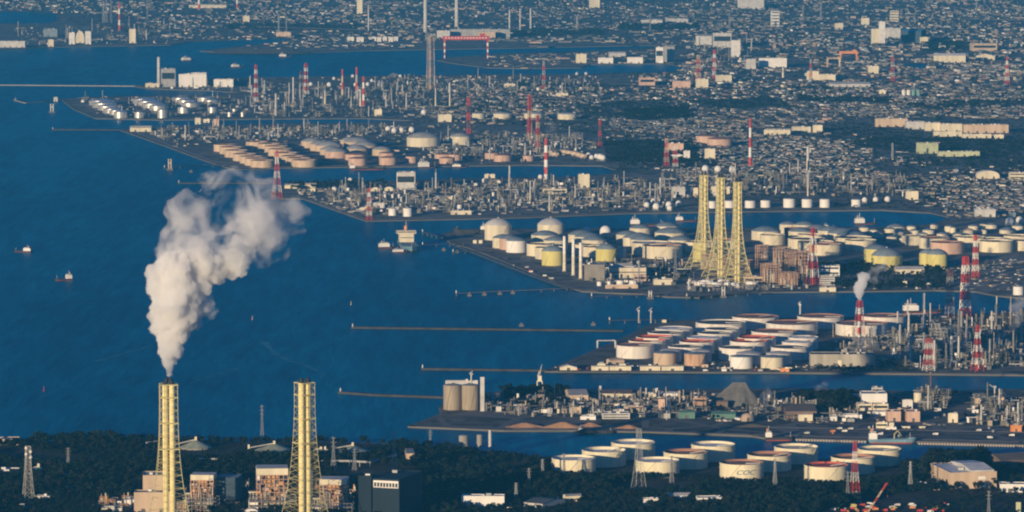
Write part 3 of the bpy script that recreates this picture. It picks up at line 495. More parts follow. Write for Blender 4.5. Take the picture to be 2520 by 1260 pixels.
B(0, 46, 1157, 1177, 'white flat hall at the left edge with dark vents', SWHITE, LGREY, depth=22, name='hall', wins=1); B(150, 168, 1197, 1209, 'little orange-walled house in the wood, bottom left', ORANGE, GREY); B(150, 200, 1168, 1178, 'low blue-roofed shed in the wood, bottom left', GREY, BLUEROOF, 'gable', name='shed'); B(172, 205, 1188, 1198, 'thin pale shed above the orange house', LGREY, GREY, 'gable', name='shed'); B(85, 122, 1222, 1232, 'pale cabins under the telecom tower', LGREY, GREY, name='cabin'); B(48, 60, 1240, 1252, 'small cream kiosk at the bottom left', CREAM, name='kiosk'); B(-20, 45, 1082, 1095, 'pale sandy plot building at the far left shore', TAN, CONC, depth=30); B(1000, 1020, 1116, 1140, 'tan pump house left end of a long wall in the wood', TAN, CONC, depth=60); take(G(1240, 1155), 45)
def factory(t, w, d, H):
    g = MB(); g.box((w * .18, -d / 2 - .2, H * .55), (w * .16, .4, H * .2), SWHITE); g.box((w * .2, -d / 2 - .2, 0), (w * .14, .4, H * .28), SWHITE); g.build('door', t)
    r = MB(); r.gable((w * .2, 0, H + .2), (w * .5, d * .96, 3), LGREY, WHITE, 4); r.build('roof', t)
B(2337, 2455, 1163, 1202, 'big tan factory hall with white stepped roof at the right edge', TAN, WHITE, depth=110, name='factory', rz=.2, extra=(factory,)); B(2461, 2560, 1193, 1212, 'long grey-roofed white shed cut by the right edge', SWHITE, GREY, depth=24, name='shed'); B(2260, 2283, 1190, 1203, 'small white hut left of the tan factory', SWHITE); B(2296, 2318, 1194, 1206, 'low tan hut beside the factory', TAN); B(2150, 2163, 1188, 1195, 'tiny white hut behind the red crane', SWHITE)
B(2500, 2512, 1236, 1262, 'yellow-green post building at the bottom right corner', YGREEN); B(2455, 2600, 1128, 1150, 'long brown sloping shed roof behind the tan factory', BROWN, DIRT, 'gable', depth=60, rz=.4, name='shed')
# power station at the bottom left
def frame_on(t, w, d, H, m, nx=5, nz=5, name='steel_frame', x0=0, y0=0, th=.8):
    g = MB()
    for i in range(nx + 1):
        for e in (-1, 1): g.box((x0 - w / 2 + w * i / nx, y0 + e * d / 2, 0), (th, th, H), m)
    for k in range(1, nz + 1):
        z = H * k / nz
        for e in (-1, 1): g.box((x0, y0 + e * (d / 2 + th * .25), z - th), (w + th, th * 1.2, th), m); g.box((x0 + e * (w / 2 + th * .25), y0, z - th), (th * 1.2, d + th, th), m)
        if k < nz: g.box((x0, y0, z - th * .7), (w * .98, d * .98, .3), GREY)
    return g.build(name, t)
def boiler_house(cx, yt, yb, wpx, label, variant):
    s = S(yb); w = wpx * s; H = HT(yb, yt); d = w * .9; p = G(cx, yb); p.y += d / 2
    t = thing('boiler_house', label, 'power plant', p, [.05, -.1, .08, -.06][variant], 'boiler houses of the yellow-stack power station', (cx, (yt + yb) / 2)); take(p, w * .8)
    frame_on(t, w, d, H * .86, BRICK, 7, 9, th=1.0); frame_on(t, w * 1.5, d * .7, H * .42, PG2, 8, 4, 'low_frame', 0, -d * .7, .8)
    c = MB(); c.box((-w * .04, d * .08, H * .12), (w * .46, d * .6, H * .74), BOIL); c.box((w * .1, -d * .24, H * .5), (w * .3, d * .2, H * .12), BRICK); c.box((-w * .34, 0, H * .3), (w * .14, d * .5, H * .3), PG2); c.box((w * .36, -.1 * d, H * .2), (w * .16, d * .5, H * .44), PG1); c.bar((-w * .3, -d * .3, H * .35), (w * .3, -d * .3, H * .3), 1.6, PIPE, 8); c.box((w * .1, -d * .36, H * .1), (w * .4, d * .12, H * .2), BRICK); c.build('boiler', t)
    c = MB(); c.box((0, 0, H * .86 + .05), (w * 1.02, d * 1.02, H * .14), CREAM, 0, LGREY)
    if variant == 2: c.box((-w * .46, -d * .46, H * .74), (w * .11, d * .1, H * .12 - .1), SWHITE)
    c.build('penthouse', t); rb = random.Random(variant); c = MB()
    for k in range(26): c.box((rb.uniform(-.46, .46) * w, -d * rb.uniform(.38, .54), H * rb.uniform(.02, .72)), (w * rb.uniform(.06, .2), d * .1, H * rb.uniform(.03, .1)), rb.choice([BRICK, TAN, PG2, BOIL, PG3, PINKT, PG3]))
    for k in range(8): x = rb.uniform(-.48, .48) * w; c.bar((x, -d * .56, H * .05), (x + rb.uniform(-.1, .1) * w, -d * .56, H * rb.uniform(.4, .8)), 1.1, rb.choice([PG2, TAN, BRICK]), 6, smooth=True)
    c.build('ducting', t)
    c = MB(); c.box((-w * .62, -d * .3, 0), (w * .3, d * .5, H * .3), SWHITE if variant else TAN, 0, LGREY); c.build('annex', t)
    c = MB(); z = H * .5
    for x in (-.72, -.62, -.52): c.box((w * x, -d * .3, H * .3 + .05), (w * .03, 1.5, H * .16), LGREY)
    c.box((-w * .62, -d * .3, H * .46 + .1), (w * .3, d * .3, 1.6), CREAM); c.build('duct_frame', t)
    c = MB()
    for k in range(3): c.bar((w * (.2 + .1 * k), -d * .62, 0), (w * (.2 + .1 * k), -d * .62, H * (.3 + .08 * k)), 1.7, PIPE, 10, smooth=True)
    c.bar((-w * .3, -d * .62, H * .22), (w * .55, -d * .62, H * .22), 1.2, PIPE, 8, smooth=True); c.build('pipework', t)
    return t
boiler_house(668, 1153, 1264, 76, 'orange-brown boiler house with broad white top between the yellow stacks', 2)
boiler_house(500, 1169, 1258, 56, 'narrow boiler house with white cap right of the smoking stack', 1)
boiler_house(822, 1180, 1272, 66, 'boiler house right of the smokeless yellow stack', 3)
t = B(352, 412, 1171, 1242, 'tan block-walled boiler building left of the smoking stack', TAN, GREY, depth=44, name='boiler_building', rz=.06)
B(330, 420, 1213, 1262, 'low tan annex with a dark doorway before the tan boiler building', TAN, CONC, depth=26, name='annex'); B(306, 352, 1231, 1250, 'low white tank-roofed shed at the foot of the power station', SWHITE, LGREY, depth=26, name='shed'); B(250, 300, 1252, 1268, 'cream wall block at the bottom edge left of the power station', CREAM, GREY); B(530, 586, 1176, 1252, 'dark grey steel hall behind the narrow boiler house', BLUEW, GREY, depth=40, name='hall'); B(760, 770, 1160, 1262, 'slim dark stair tower by the smokeless stack', DGREY, DGREY, depth=12, name='stair_tower')
def hall_strip(t, w, d, H):
    g = MB(); g.box((0, -d / 2 - .3, H * .8), (w * .94, .6, H * .17), SWHITE)
    for k in range(8): g.box((-w * .4 + w * .114 * k, -d / 2 - .75, H * .82), (w * .08, .4, H * .1), GLASS)
    g.build('window_frame', t)
B(915, 985, 1180, 1282, 'long dark blue turbine hall with a white-framed window strip', NAVY, NAVY, depth=95, name='turbine_hall', rz=-.34, extra=(hall_strip,)); B(882, 914, 1172, 1278, 'tall dark blue tower block beside the turbine hall', NAVY, NAVY, depth=30, name='tower_block', rz=-.1)
B(915, 945, 1244, 1275, 'cream box building before the turbine hall at the bottom edge', CREAM, LGREY, depth=14); B(924, 950, 1212, 1244, 'white open steel portal before the turbine hall', SWHITE, GREY, depth=6, wins=1); B(598, 640, 1252, 1275, 'white rounded tank house at the bottom edge under the wide boiler house', SWHITE, LGREY, 'vault')
# coal yard domes behind the stacks
for x, yt, yb, w, l in [(482, 1076, 1103, 80, 'pale conical stockpile roof just right of the smoking stack'), (675, 1086, 1110, 96, 'broad pale stockpile roof left of the smokeless stack'), (868, 1090, 1116, 104, 'broad pale stockpile roof right of the smokeless stack'), (790, 1100, 1117, 70, 'smaller pale stockpile roof half hidden behind another'), (95, 1142, 1170, 74, 'teal-green dome roof behind the telecom tower')]:
    p = G(x, yb); s = S(yb); r = w * s / 2; H = HT(yb, yt); t = thing('stockpile_dome', l, 'storage dome', p, 0, 'stockpile domes behind the stacks', (x, yb)); take(p, r); m = TEAL if 'teal' in l else mat('pale_lichen_roof', (.3, .33, .25), streak=0, scale=.08, var=.3)
    b = MB(); b.cyl((0, 0, 0), r * .98, r * .97, H * .12, CONC, 32); b.build('wall', t); b = MB(); b.cyl((0, 0, H * .12), r, r * .1, H * .62, m, 32); b.build('roof', t)
    b = MB(); b.box((0, 0, H * .7), (3.5, 3.5, H * .36), CREAM); b.bar((0, 0, H * .8), (-r * 1.3, -r * .1, H * .35), .9, LGREY); b.build('conveyor_head', t); b = MB(); b.box((-r * 1.3, -r * .1, 0), (3, 3, H * .7), CREAM); b.build('transfer_tower', t)
# conveyor
def conveyor(pts, label, m=LGREY, w=2.2, leg=True):
    P = [G(x, y) for x, y in pts]; o = P[0]; t = thing('conveyor', label, 'conveyor', o, 0, None, pts[0]); z = 8
    b = MB(); g = MB()
    for a, c in zip(P, P[1:]):
        a = a - o; c = c - o; b.bar((a.x, a.y, z), (c.x, c.y, z), w * .7, m); n = max(2, int((c - a).length / 40))
        for i in range(n): q = a.lerp(c, i / n); g.box((q.x, q.y, 0), (.8, .8, z), m)
    b.build('gallery', t); g.build('trestle', t)
conveyor([(455, 1152), (488, 1142), (570, 1143)], 'thin bent conveyor in the wood right of the smoking stack'); conveyor([(360, 1102), (398, 1097), (440, 1093)], 'pale conveyor leading to the first stockpile roof'); conveyor([(772, 1148), (860, 1147), (910, 1150), (975, 1132)], 'long pale conveyor in the wood beside the turbine hall'); conveyor([(1010, 1128), (1048, 1117)], 'short conveyor by the tan pump house')
# near peninsula
n = 'near peninsula'
B(1182, 1192, 928, 1012, 'slim lift tower beside the concrete silos', LGREY, GREY, depth=9, name='lift_tower'); B(1096, 1176, 938, 946, 'conveyor deck across the silo tops', LGREY, GREY, depth=6, name='top_deck', z=LZ)
B(1401, 1448, 971, 987, 'tan hall with grey roof on the near peninsula, left of centre', TAN, GREY, 'gable', depth=80, name='hall'); B(1480, 1554, 968, 978, 'long low hall with grey roof near the channel', CREAM, BROWN, 'gable', depth=60, name='hall'); B(1541, 1583, 1001, 1012, 'tan slab building in the middle of the near peninsula', TAN, GREY); B(1530, 1545, 995, 1006, 'cream box left of the tan slab building', CREAM, LGREY); B(1482, 1550, 1018, 1031, 'grey framed open shed with many columns', LGREY, GREY, wins=2, name='shed'); B(1428, 1466, 1026, 1033, 'low bright white shed by the orange earth', SWHITE, LGREY, name='shed'); B(1411, 1434, 1004, 1016, 'tan house with white patch on the near peninsula', TAN, TAN); B(1371, 1384, 1006, 1017, 'small cream hut left of the tan house', CREAM); B(1332, 1346, 1007, 1016, 'small white hut with orange side', SWHITE, ORANGE); B(1390, 1404, 1005, 1016, 'small grey plant box between huts', LGREY)
B(1620, 1636, 982, 1009, 'tall pinkish brown block by the gravel cone', PINKT, BROWN); B(1626, 1668, 968, 975, 'long white roofed shed behind the pinkish block', WHITE, LGREY, 'gable', name='shed'); B(1588, 1615, 970, 978, 'cream cluster house by the far edge of near peninsula', CREAM, GREY); B(1669, 1710, 1014, 1030, 'green-roofed hall, left one of two', GREEN, GREEN, 'gable', name='hall'); B(1750, 1810, 1018, 1030, 'green-roofed hall, right one of two', GREEN, GREEN, 'gable', name='hall'); B(1826, 1856, 1018, 1037, 'tan vaulted store near the coal plant', TAN, TAN, 'vault', name='store'); B(1705, 1738, 980, 1010, 'brown crusher plant left of the gravel cone', BRICK, BROWN, wins=2, name='plant'); B(1763, 1791, 988, 1005, 'brown shed before the gravel cone', BROWN, BROWN, 'gable', name='shed'); B(1280, 1310, 985, 990, 'pale gabled cottage roof on dark trees', TAN, TAN, 'gable', name='shed'); B(1296, 1340, 975, 986, 'tan cross-roofed house among dark trees', TAN, TAN, 'gable'); B(1262, 1300, 1003, 1008, 'pale ridge-roofed shed on the near peninsula', TAN, TAN, 'gable', name='shed'); B(1230, 1244, 968, 983, 'dark block behind the silos, right', DGREY, DGREY); B(1206, 1220, 968, 983, 'dark block with pale front behind the silos', GREY, DGREY)
B(2121, 2183, 970, 1000, 'huge plain white block on the near peninsula', SWHITE, LGREY, depth=40, rz=.02); B(2112, 2146, 995, 1011, 'cream lower wing left of a gap under the white block', CREAM, GREY, depth=20, wins=1, name='wing'); B(2148, 2186, 995, 1012, 'cream lower wing right of a gap under the white block', CREAM, GREY, depth=20, wins=1, name='wing'); B(2145, 2172, 955, 985, 'stepped plant top behind the white block', LGREY, GREY, depth=20, wins=2, name='plant')
B(2185, 2217, 1014, 1037, 'pinkish tan cube building, left one', PINKT, GREY, depth=30); B(2232, 2264, 1014, 1038, 'pinkish tan cube building, right one', PINKT, GREY, depth=30); B(2217, 2232, 1015, 1034, 'dark recessed link between pinkish cubes', DGREY, DGREY, depth=20, name='link_building'); B(2333, 2357, 1019, 1040, 'bright cream cube building by itself', CREAM, LGREY); B(2156, 2184, 1041, 1054, 'cream striped house by the quay road', CREAM, GREY, wins=1); B(2188, 2200, 1040, 1054, 'cream gatehouse by the quay road', CREAM, GREY); B(2080, 2122, 1022, 1033, 'white low plant building left of the cubes', SWHITE, LGREY); B(2148, 2182, 1013, 1023, 'white roof shed behind the left pinkish cube', SWHITE, LGREY, 'gable', name='shed'); B(2044, 2060, 1025, 1036, 'small white cube by the dark yard', SWHITE, LGREY); B(2488, 2514, 1048, 1063, 'orange house near the right edge', ORANGE, GREY); B(2222, 2246, 986, 1006, 'white house with pale roof above the cubes', WHITE, WHITE); B(2220, 2222, 1050, 1052, 'tiny white cabin on the yard', SWHITE); B(2393, 2408, 1008, 1016, 'white low cabin by the right plant', SWHITE); B(1965, 2000, 1020, 1036, 'pale cream house at the left of the dark yard', CREAM, TAN, 'gable'); B(1934, 2010, 1010, 1030, 'wide brown sheet roof on the near peninsula', BROWN, DIRT, 'gable', depth=90, name='shed'); B(1985, 2035, 990, 1006, 'white and tan plant at the edge of the dark tree mound', CREAM, GREY, wins=1, name='plant'); B(2400, 2412, 980, 1004, 'narrow tan tower in the right plant', TAN, GREY, name='tower_block'); B(2440, 2472, 980, 996, 'tan hall behind the right plant', TAN, GREY, name='hall'); B(2180, 2206, 1053, 1058, 'low white office by the moored coaster', SWHITE); B(2220, 2240, 1049, 1054, 'pale yard office, left one', CREAM); B(2263, 2278, 1049, 1054, 'pale yard office, right one', CREAM)
# white tank quay
for x0, x1 in [(1455, 1498), (1500, 1553), (1575, 1625), (1628, 1682)]: B(x0, x1, 902, 912, 'cream single-storey shed in the row along the white tank quay', CREAM, CREAM, 'gable', depth=10, name='shed', group='cream quay sheds')
B(1378, 1420, 899, 911, 'pale gabled shed nearest the white tank quay tip', CREAM, WHITE, 'gablex', name='shed'); B(1470, 1490, 896, 903, 'cream hut behind the first quay sheds', CREAM); B(1500, 1538, 886, 898, 'tan sloping roof shed by the first white tank', TAN, TAN, 'gable', rz=.4, name='shed'); B(1524, 1540, 895, 902, 'second cream hut behind the quay sheds', CREAM); B(1727, 1743, 897, 904, 'tan hut at the foot of the rusty tank', TAN); B(1776, 1788, 908, 914, 'white hut on the quay road', SWHITE); B(1995, 2154, 873, 902, 'long grey-walled warehouse with dark roof by the white tanks', mat('worn_grey_wall', (.4, .37, .31), streak=1, var=.25), DGREY, depth=40, name='warehouse', rz=.0); B(2052, 2071, 888, 902, 'cream gate hut before the long grey warehouse', CREAM, CREAM); B(1920, 1942, 908, 916, 'orange hut at the quay below the cream cylinder', ORANGE, TAN); B(2170, 2184, 880, 892, 'tan cube right of the long grey warehouse', TAN); B(1630, 1640, 787, 794, 'cream cube at the head of the white tank farm', CREAM)
# middle peninsula
def strips(t, w, d, H):
    g = MB(); g.box((0, -d / 2 - .15, H * .52), (w * .98, .4, H * .12), BROWN); g.build('cladding_band', t); r = MB(); r.gable((-w * .1, d * .1, H + .2), (w * .5, d * .5, 3), LGREY, LGREY, 4); r.build('roof_monitor', t)
B(1501, 1590, 660, 684, 'cream hall with two pale bands beside the white chimneys', CREAM, GREY, depth=60, name='hall', rz=.03, extra=(strips,)); B(1438, 1488, 652, 690, 'grey panelled block right of the white chimneys', PG2, GREY, depth=50); B(1609, 1655, 689, 701, 'cream low house right of the cream hall', CREAM, CREAM); B(1490, 1570, 702, 710, 'long low tan shed on the shore before the cream hall', TAN, LGREY, depth=8, name='shed'); B(1560, 1590, 678, 694, 'brick and glass annex of the cream hall', PINKT, GREY, wins=1, name='annex'); B(2015, 2066, 655, 680, 'white office with a green top storey', SWHITE, GREEN, wins=2, name='office'); B(2018, 2054, 680, 702, 'grey louvred plant under the green-topped office', LGREY, GREY, wins=4, name='plant'); B(2017, 2057, 709, 718, 'bright cream shed on the quay below the green-topped office', CREAM, WHITE, name='shed'); B(1832, 1880, 682, 700, 'tan plant hall right of the yellow stacks', TAN, GREY, wins=1, name='hall'); B(2205, 2275, 662, 674, 'pale bent-roof shed below the yellow tanks', CREAM, LGREY, 'gable', name='shed'); B(2320, 2335, 660, 668, 'small cream house below the bright yellow tank', CREAM); B(1164, 1173, 591, 599, 'small cream cube on the peninsula tip, left one', CREAM, name='cube_hut'); B(1178, 1187, 591, 599, 'small cream cube on the peninsula tip, right one', CREAM, name='cube_hut'); B(2222, 2232, 692, 706, 'thin cream quay tower', CREAM); B(2280, 2296, 700, 707, 'white shed on the quay wood edge', SWHITE); B(1705, 1733, 601, 645, 'pale yellow cladding block behind the leftmost yellow stack', YTANK, CREAM, depth=16); B(1770, 1780, 580, 592, 'cream top house between yellow stacks', CREAM)
def brown_plant(cx, yt, yb, wpx, label, seed):
    rr = random.Random(seed); s = S(yb); w = wpx * s; H = HT(yb, yt); d = w * .8; p = G(cx, yb); p.y += d / 2
    t = thing('boiler_plant', label, 'power plant', p, rr.uniform(-.15, .15), 'brown boiler plants', (cx, (yt + yb) / 2)); take(p, w * .7); frame_on(t, w, d, H, BRICK, 6, 8, th=1.3)
    c = MB()
    for k in range(7): c.box((rr.uniform(-.35, .35) * w, rr.uniform(-.3, .3) * d, rr.uniform(0, .5) * H), (w * rr.uniform(.15, .35), d * .3, H * rr.uniform(.2, .45)), rr.choice([BRICK, PINKT, TAN, BRICK]))
    c.build('boiler', t); c = MB()
    for k in range(6): x = rr.uniform(-.5, .5) * w; c.bar((x, -d * .55, 0), (x, -d * .55, H * rr.uniform(.4, .9)), 1.5, rr.choice([PIPE, TAN, BRICK]), 8, smooth=True)
    c.build('pipework', t)
for i, q in enumerate([(1875, 604, 662, 30, 'narrow brown boiler plant nearest the yellow stacks'), (1925, 610, 672, 42, 'large brown boiler plant in the middle of three'), (1965, 620, 690, 44, 'brown boiler plant behind the striped tower'), (1895, 650, 700, 40, 'low brown plant block before the narrow boiler plant'), (1940, 672, 704, 46, 'low brown plant block before the large boiler plant'), (1845, 640, 690, 20, 'slim brown plant frame at the rightmost yellow stack'), (1745, 625, 664, 36, 'tan plant frame behind the yellow stacks'), (1790, 630, 680, 40, 'tan plant frame between two yellow stacks')]): brown_plant(*q, seed=i + 3)
# second peninsula and inland blocks
B(700, 735, 456, 464, 'long pale shed at the second peninsula tip, left one', CREAM, CREAM, 'gable', name='shed'); B(742, 778, 454, 462, 'long pale shed at the second peninsula tip, right one', CREAM, CREAM, 'gable', name='shed'); B(764, 776, 463, 471, 'small bright shed before the long pale sheds', CREAM); B(912, 936, 461, 471, 'white vaulted store, left one of two', CREAM, WHITE, 'vault', name='store'); B(946, 968, 460, 470, 'white vaulted store, right one of two', CREAM, WHITE, 'vault', name='store'); B(976, 1022, 425, 468, 'grey process building with a broad flat top and white pillars', LGREY, GREY, depth=40, wins=1, name='plant'); B(1110, 1160, 520, 528, 'long cream shed on the second peninsula quay', CREAM, WHITE, depth=14, name='shed'); B(1092, 1120, 486, 493, 'low pale shed on the second peninsula', CREAM, WHITE, name='shed'); B(885, 918, 512, 520, 'pale shed left of the white cylinders', CREAM, WHITE, name='shed'); B(918, 946, 500, 512, 'long grey low shed on the second peninsula', LGREY, GREY, name='shed'); B(1192, 1218, 430, 439, 'cream house by the inner channel mouth', CREAM, CREAM); B(1424, 1451, 430, 462, 'cream block with round corner among pipework', CREAM, LGREY, depth=22); B(1336, 1395, 466, 478, 'pale furnace house below the banded chimney', CREAM, PINKT, wins=1, name='plant'); B(1277, 1305, 497, 503, 'cream shed with row of doors', CREAM); B(1654, 1686, 461, 484, 'pale grey cube inland of the yellow stacks', LGREY, LGREY); B(1690, 1700, 462, 482, 'narrow pale block right of the grey cube', LGREY); B(1706, 1718, 462, 482, 'second narrow pale block right of the grey cube', CREAM); B(1750, 1764, 460, 480, 'cream block between the first yellow stacks', CREAM); B(1788, 1796, 460, 478, 'slim cream block between the last yellow stacks', CREAM); B(2229, 2260, 472, 492, 'bright cream box tank house inland', CREAM, WHITE, depth=20); B(2400, 2450, 516, 534, 'pale office with roof house at the inner channel end', LGREY, WHITE); B(2482, 2500, 524, 534, 'blue-grey hall near the right edge', BGREY, BGREY)
B(2155, 2234, 293, 312, 'long cream shed, first of a staggered row inland', TAN, WHITE, depth=40, name='warehouse', rz=.0); B(2230, 2276, 300, 318, 'grey-walled long shed, second of the staggered row', LGREY, LGREY, depth=40, name='warehouse'); B(2276, 2314, 303, 322, 'cream long shed, third of the staggered row', CREAM, LGREY, depth=40, name='warehouse'); B(2316, 2368, 306, 324, 'cream panelled long shed, fourth of the staggered row', CREAM, LGREY, depth=40, name='warehouse'); B(2372, 2482, 308, 327, 'longest tan shed at the right of the staggered row', TAN, LGREY, depth=40, name='warehouse', rz=.0); B(2298, 2368, 325, 336, 'cream ribbed shed in front of the staggered row', CREAM, CREAM, depth=20, name='warehouse'); B(2368, 2440, 331, 340, 'low pale shed in front of the longest tan shed', CREAM, LGREY, depth=20, name='warehouse'); B(2446, 2470, 332, 342, 'small cream shed right of the low pale shed', CREAM, name='shed')
B(2264, 2310, 353, 378, 'yellow-green block in the dark wood', YGREEN, YGREEN, depth=40, rz=.25); B(2310, 2412, 374, 385, 'long low pale green hall right of the yellow-green block', YGREEN, LGREY, depth=30, name='hall', rz=.1); B(2404, 2460, 420, 440, 'white vaulted market hall near the right edge', CREAM, WHITE, 'vault', depth=40, name='hall'); B(2484, 2530, 426, 442, 'cream striped block at the right edge', CREAM, WHITE, wins=2); B(1952, 1996, 313, 326, 'cream shed row left of a cream cube inland', CREAM, LGREY, name='warehouse'); B(2000, 2024, 309, 326, 'cream cube left of the staggered sheds', CREAM, LGREY); B(1880, 1945, 320, 332, 'long cream low shed inland, leftmost', CREAM, LGREY, name='warehouse'); B(1734, 1760, 367, 391, 'cream cube with dark door below the pink tanks', CREAM, LGREY); B(1682, 1698, 372, 390, 'white gabled block by the pink tanks', WHITE, LGREY); B(1638, 1682, 354, 372, 'pink tall shed by the striped frame tower', PINKT, LGREY); B(1652, 1680, 382, 388, 'low white shed by the striped frame towers', WHITE)
B(2144, 2164, 72, 112, 'pale block behind the slim white tower', CREAM, LGREY, depth=30); B(2164, 2178, 54, 112, 'slim tall white tower block inland', WHITE, LGREY, depth=24, name='tower_block'); B(2178, 2216, 70, 94, 'wide pale hall right of the slim white tower', LGREY, LGREY, depth=60, name='hall'); B(2216, 2268, 76, 105, 'dark blue sloping shed behind the slim white tower', BLUEW, BLUEROOF, 'gable', depth=80, name='shed', rz=-.4); B(2119, 2139, 45, 61, 'bright cream far block inland', CREAM, LGREY); B(2191, 2211, 27, 53, 'tall cream far block with dark windows', CREAM, LGREY, wins=4); B(2055, 2075, 58, 71, 'cream far block left of the bright one', CREAM, LGREY); B(1898, 1918, 28, 66, 'far white tower block with grey windows', WHITE, LGREY, wins=5, name='tower_block'); B(1868, 1936, 144, 167, 'wide bright white hall inland', SWHITE, LGREY, depth=40, name='hall'); B(1755, 1800, 82, 117, 'grey silo plant with vertical ribs', LGREY, GREY, depth=40, wins=1, name='silo_plant'); B(1800, 1822, 100, 140, 'white plant tower right of the grey silo plant', WHITE, GREY, name='plant'); B(1712, 1752, 88, 112, 'pale hall left of the grey silo plant', LGREY, GREY, 'gable', name='hall'); B(1417, 1443, 134, 155, 'cream cube on the shipyard spit', CREAM, WHITE, depth=30); B(1472, 1509, 143, 156, 'white wedge hall on the spit, left one', SWHITE, LGREY, depth=40, name='hall'); B(1544, 1582, 142, 156, 'white hall on the spit, right one', SWHITE, LGREY, depth=40, name='hall'); B(1500, 1540, 131, 140, 'pale roof hall behind the white spit halls', LGREY, WHITE, 'gable', name='hall'); B(1614, 1632, 117, 155, 'bright glinting silo block on the spit', WHITE, LGREY, wins=1, name='silo_plant'); B(1634, 1660, 115, 152, 'dark striped silo block on the spit', GREY, LGREY, name='silo_plant'); B(2298, 2376, 136, 154, 'broad white shed with leaning gables inland', CREAM, WHITE, 'gable', depth=60, name='hall'); B(2402, 2448, 132, 148, 'white gable-fronted hall inland', CREAM, WHITE, 'gablex', depth=40, name='hall'); B(2393, 2454, 108, 126, 'tan school-like slab block inland', TAN, LGREY, wins=1); B(2264, 2284, 92, 106, 'cream round-cornered block inland', CREAM, WHITE); B(2136, 2162, 163, 181, 'pale cube with grey side below the white tower', CREAM, LGREY); B(1985, 2015, 176, 197, 'cream block with pink centre inland', CREAM, LGREY); B(2015, 2056, 184, 200, 'cream low block right of a pink-centred block', CREAM, LGREY); B(1763, 1801, 186, 203, 'bright cream slab below the red and white mast', CREAM, LGREY); B(1712, 1743, 195, 216, 'cream cube block under a red tower', CREAM, LGREY); B(1655, 1699, 201, 217, 'pink-walled slab building standing inland', PINKT, LGREY); B(1836, 1860, 146, 170, 'pale cube left of the wide white hall', LGREY, LGREY); B(1574, 1612, 192, 210, 'pinkish grey framed block inland', PINKT, GREY, wins=1); B(1368, 1398, 230, 238, 'bright cream low slab inland', CREAM, WHITE); B(2042, 2142, 206, 214, 'long thin pale shed inland', LGREY, LGREY, 'gable', name='warehouse'); B(2163, 2180, 222, 231, 'small bright round cream house inland', CREAM, WHITE); B(1240, 1268, 207, 214, 'long cream shed behind far refinery', CREAM, WHITE, name='warehouse'); B(1078, 1111, 283, 300, 'cream leaning block in far refinery', CREAM, WHITE); B(921, 940, 270, 286, 'cream cube by the bright striped chimney', CREAM, LGREY)
B(1075, 1107, 76, 94, 'pale end block of the long dock hall', LGREY, LGREY, name='hall', depth=30); B(1107, 1255, 73, 92, 'very long grey dock hall behind the red gantry', GREY, LGREY, depth=50, name='hall', rz=0); B(1177, 1219, 79, 94, 'cream block before the long dock hall', TAN, LGREY)
for i, (a, b) in enumerate([(855, 871), (878, 895), (915, 926), (928, 938), (942, 952), (956, 967), (969, 980)]): B(a, b, 91 + (i % 2), 101 + (i % 2) * 2, 'white cube store in the row on the far flat spit', WHITE, WHITE, group='white cube stores on the far spit')
B(878, 892, -5, 34, 'far cream tower block cut by the top edge', CREAM, LGREY, name='tower_block'); B(1450, 1476, -8, 20, 'far pale tower block cut by the top edge', CREAM, LGREY, name='tower_block'); B(1815, 1880, -6, 21, 'far wide grey hall at the top edge', LGREY, GREY); B(170, 184, 81, 109, 'white far silo by the shore, left one', WHITE, WHITE, name='silo'); B(210, 224, 78, 109, 'white far silo by the shore, right one', WHITE, WHITE, name='silo'); B(186, 208, 76, 106, 'pale dome-topped far plant between silos', CREAM, CREAM, 'vault', name='plant'); B(318, 334, 72, 106, 'pale stepped far plant on the shore', CREAM, GREY, name='plant'); B(-10, 62, 102, 117, 'long pale far shed at the left edge', LGREY, LGREY, depth=40, name='hall'); B(107, 141, 72, 91, 'blue-grey far block near shore', BGREY, BGREY); B(118, 132, 98, 115, 'cream far hut on the shore', CREAM); B(598, 614, 40, 54, 'bright far cream house', CREAM); B(465, 560, 13, 20, 'very long pale far shed at the top', CREAM, CREAM, name='warehouse'); B(679, 716, 80, 90, 'orange-tinted far sheds by the far water', TAN, ORANGE, name='warehouse'); B(1577, 1630, 50, 58, 'far long pale shed, left one of two', LGREY, LGREY, name='warehouse'); B(1642, 1694, 47, 55, 'far long pale shed, right one of two', LGREY, LGREY, name='warehouse')
B(397, 432, 170, 214, 'grey boiler block of the island power plant', GREY, LGREY, depth=50, rz=.1, wins=1, name='boiler_building'); B(440, 508, 183, 214, 'white turbine hall of the island power plant', SWHITE, LGREY, depth=50, name='turbine_hall', rz=.05); B(470, 508, 180, 200, 'upper block on the white island hall', WHITE, LGREY, name='hall'); B(526, 574, 196, 214, 'pale low hall on the island, rightmost', WHITE, LGREY, name='hall'); B(358, 392, 206, 215, 'pale low shed on the island tip', CREAM, LGREY, name='shed'); B(132, 142, 240, 250, 'grey jetty plant at the silver tank spit', LGREY, GREY, name='plant'); B(480, 494, 291, 306, 'cream cube by the far channel, left one', CREAM, WHITE); B(500, 518, 294, 302, 'cream low house by the far channel', CREAM, WHITE); B(525, 538, 294, 310, 'peach cube by the far channel, right one', PINKT, PINKT); B(320, 372, 314, 324, 'pale heap shed at the far refinery tip', CREAM, CREAM, 'gable', name='shed')
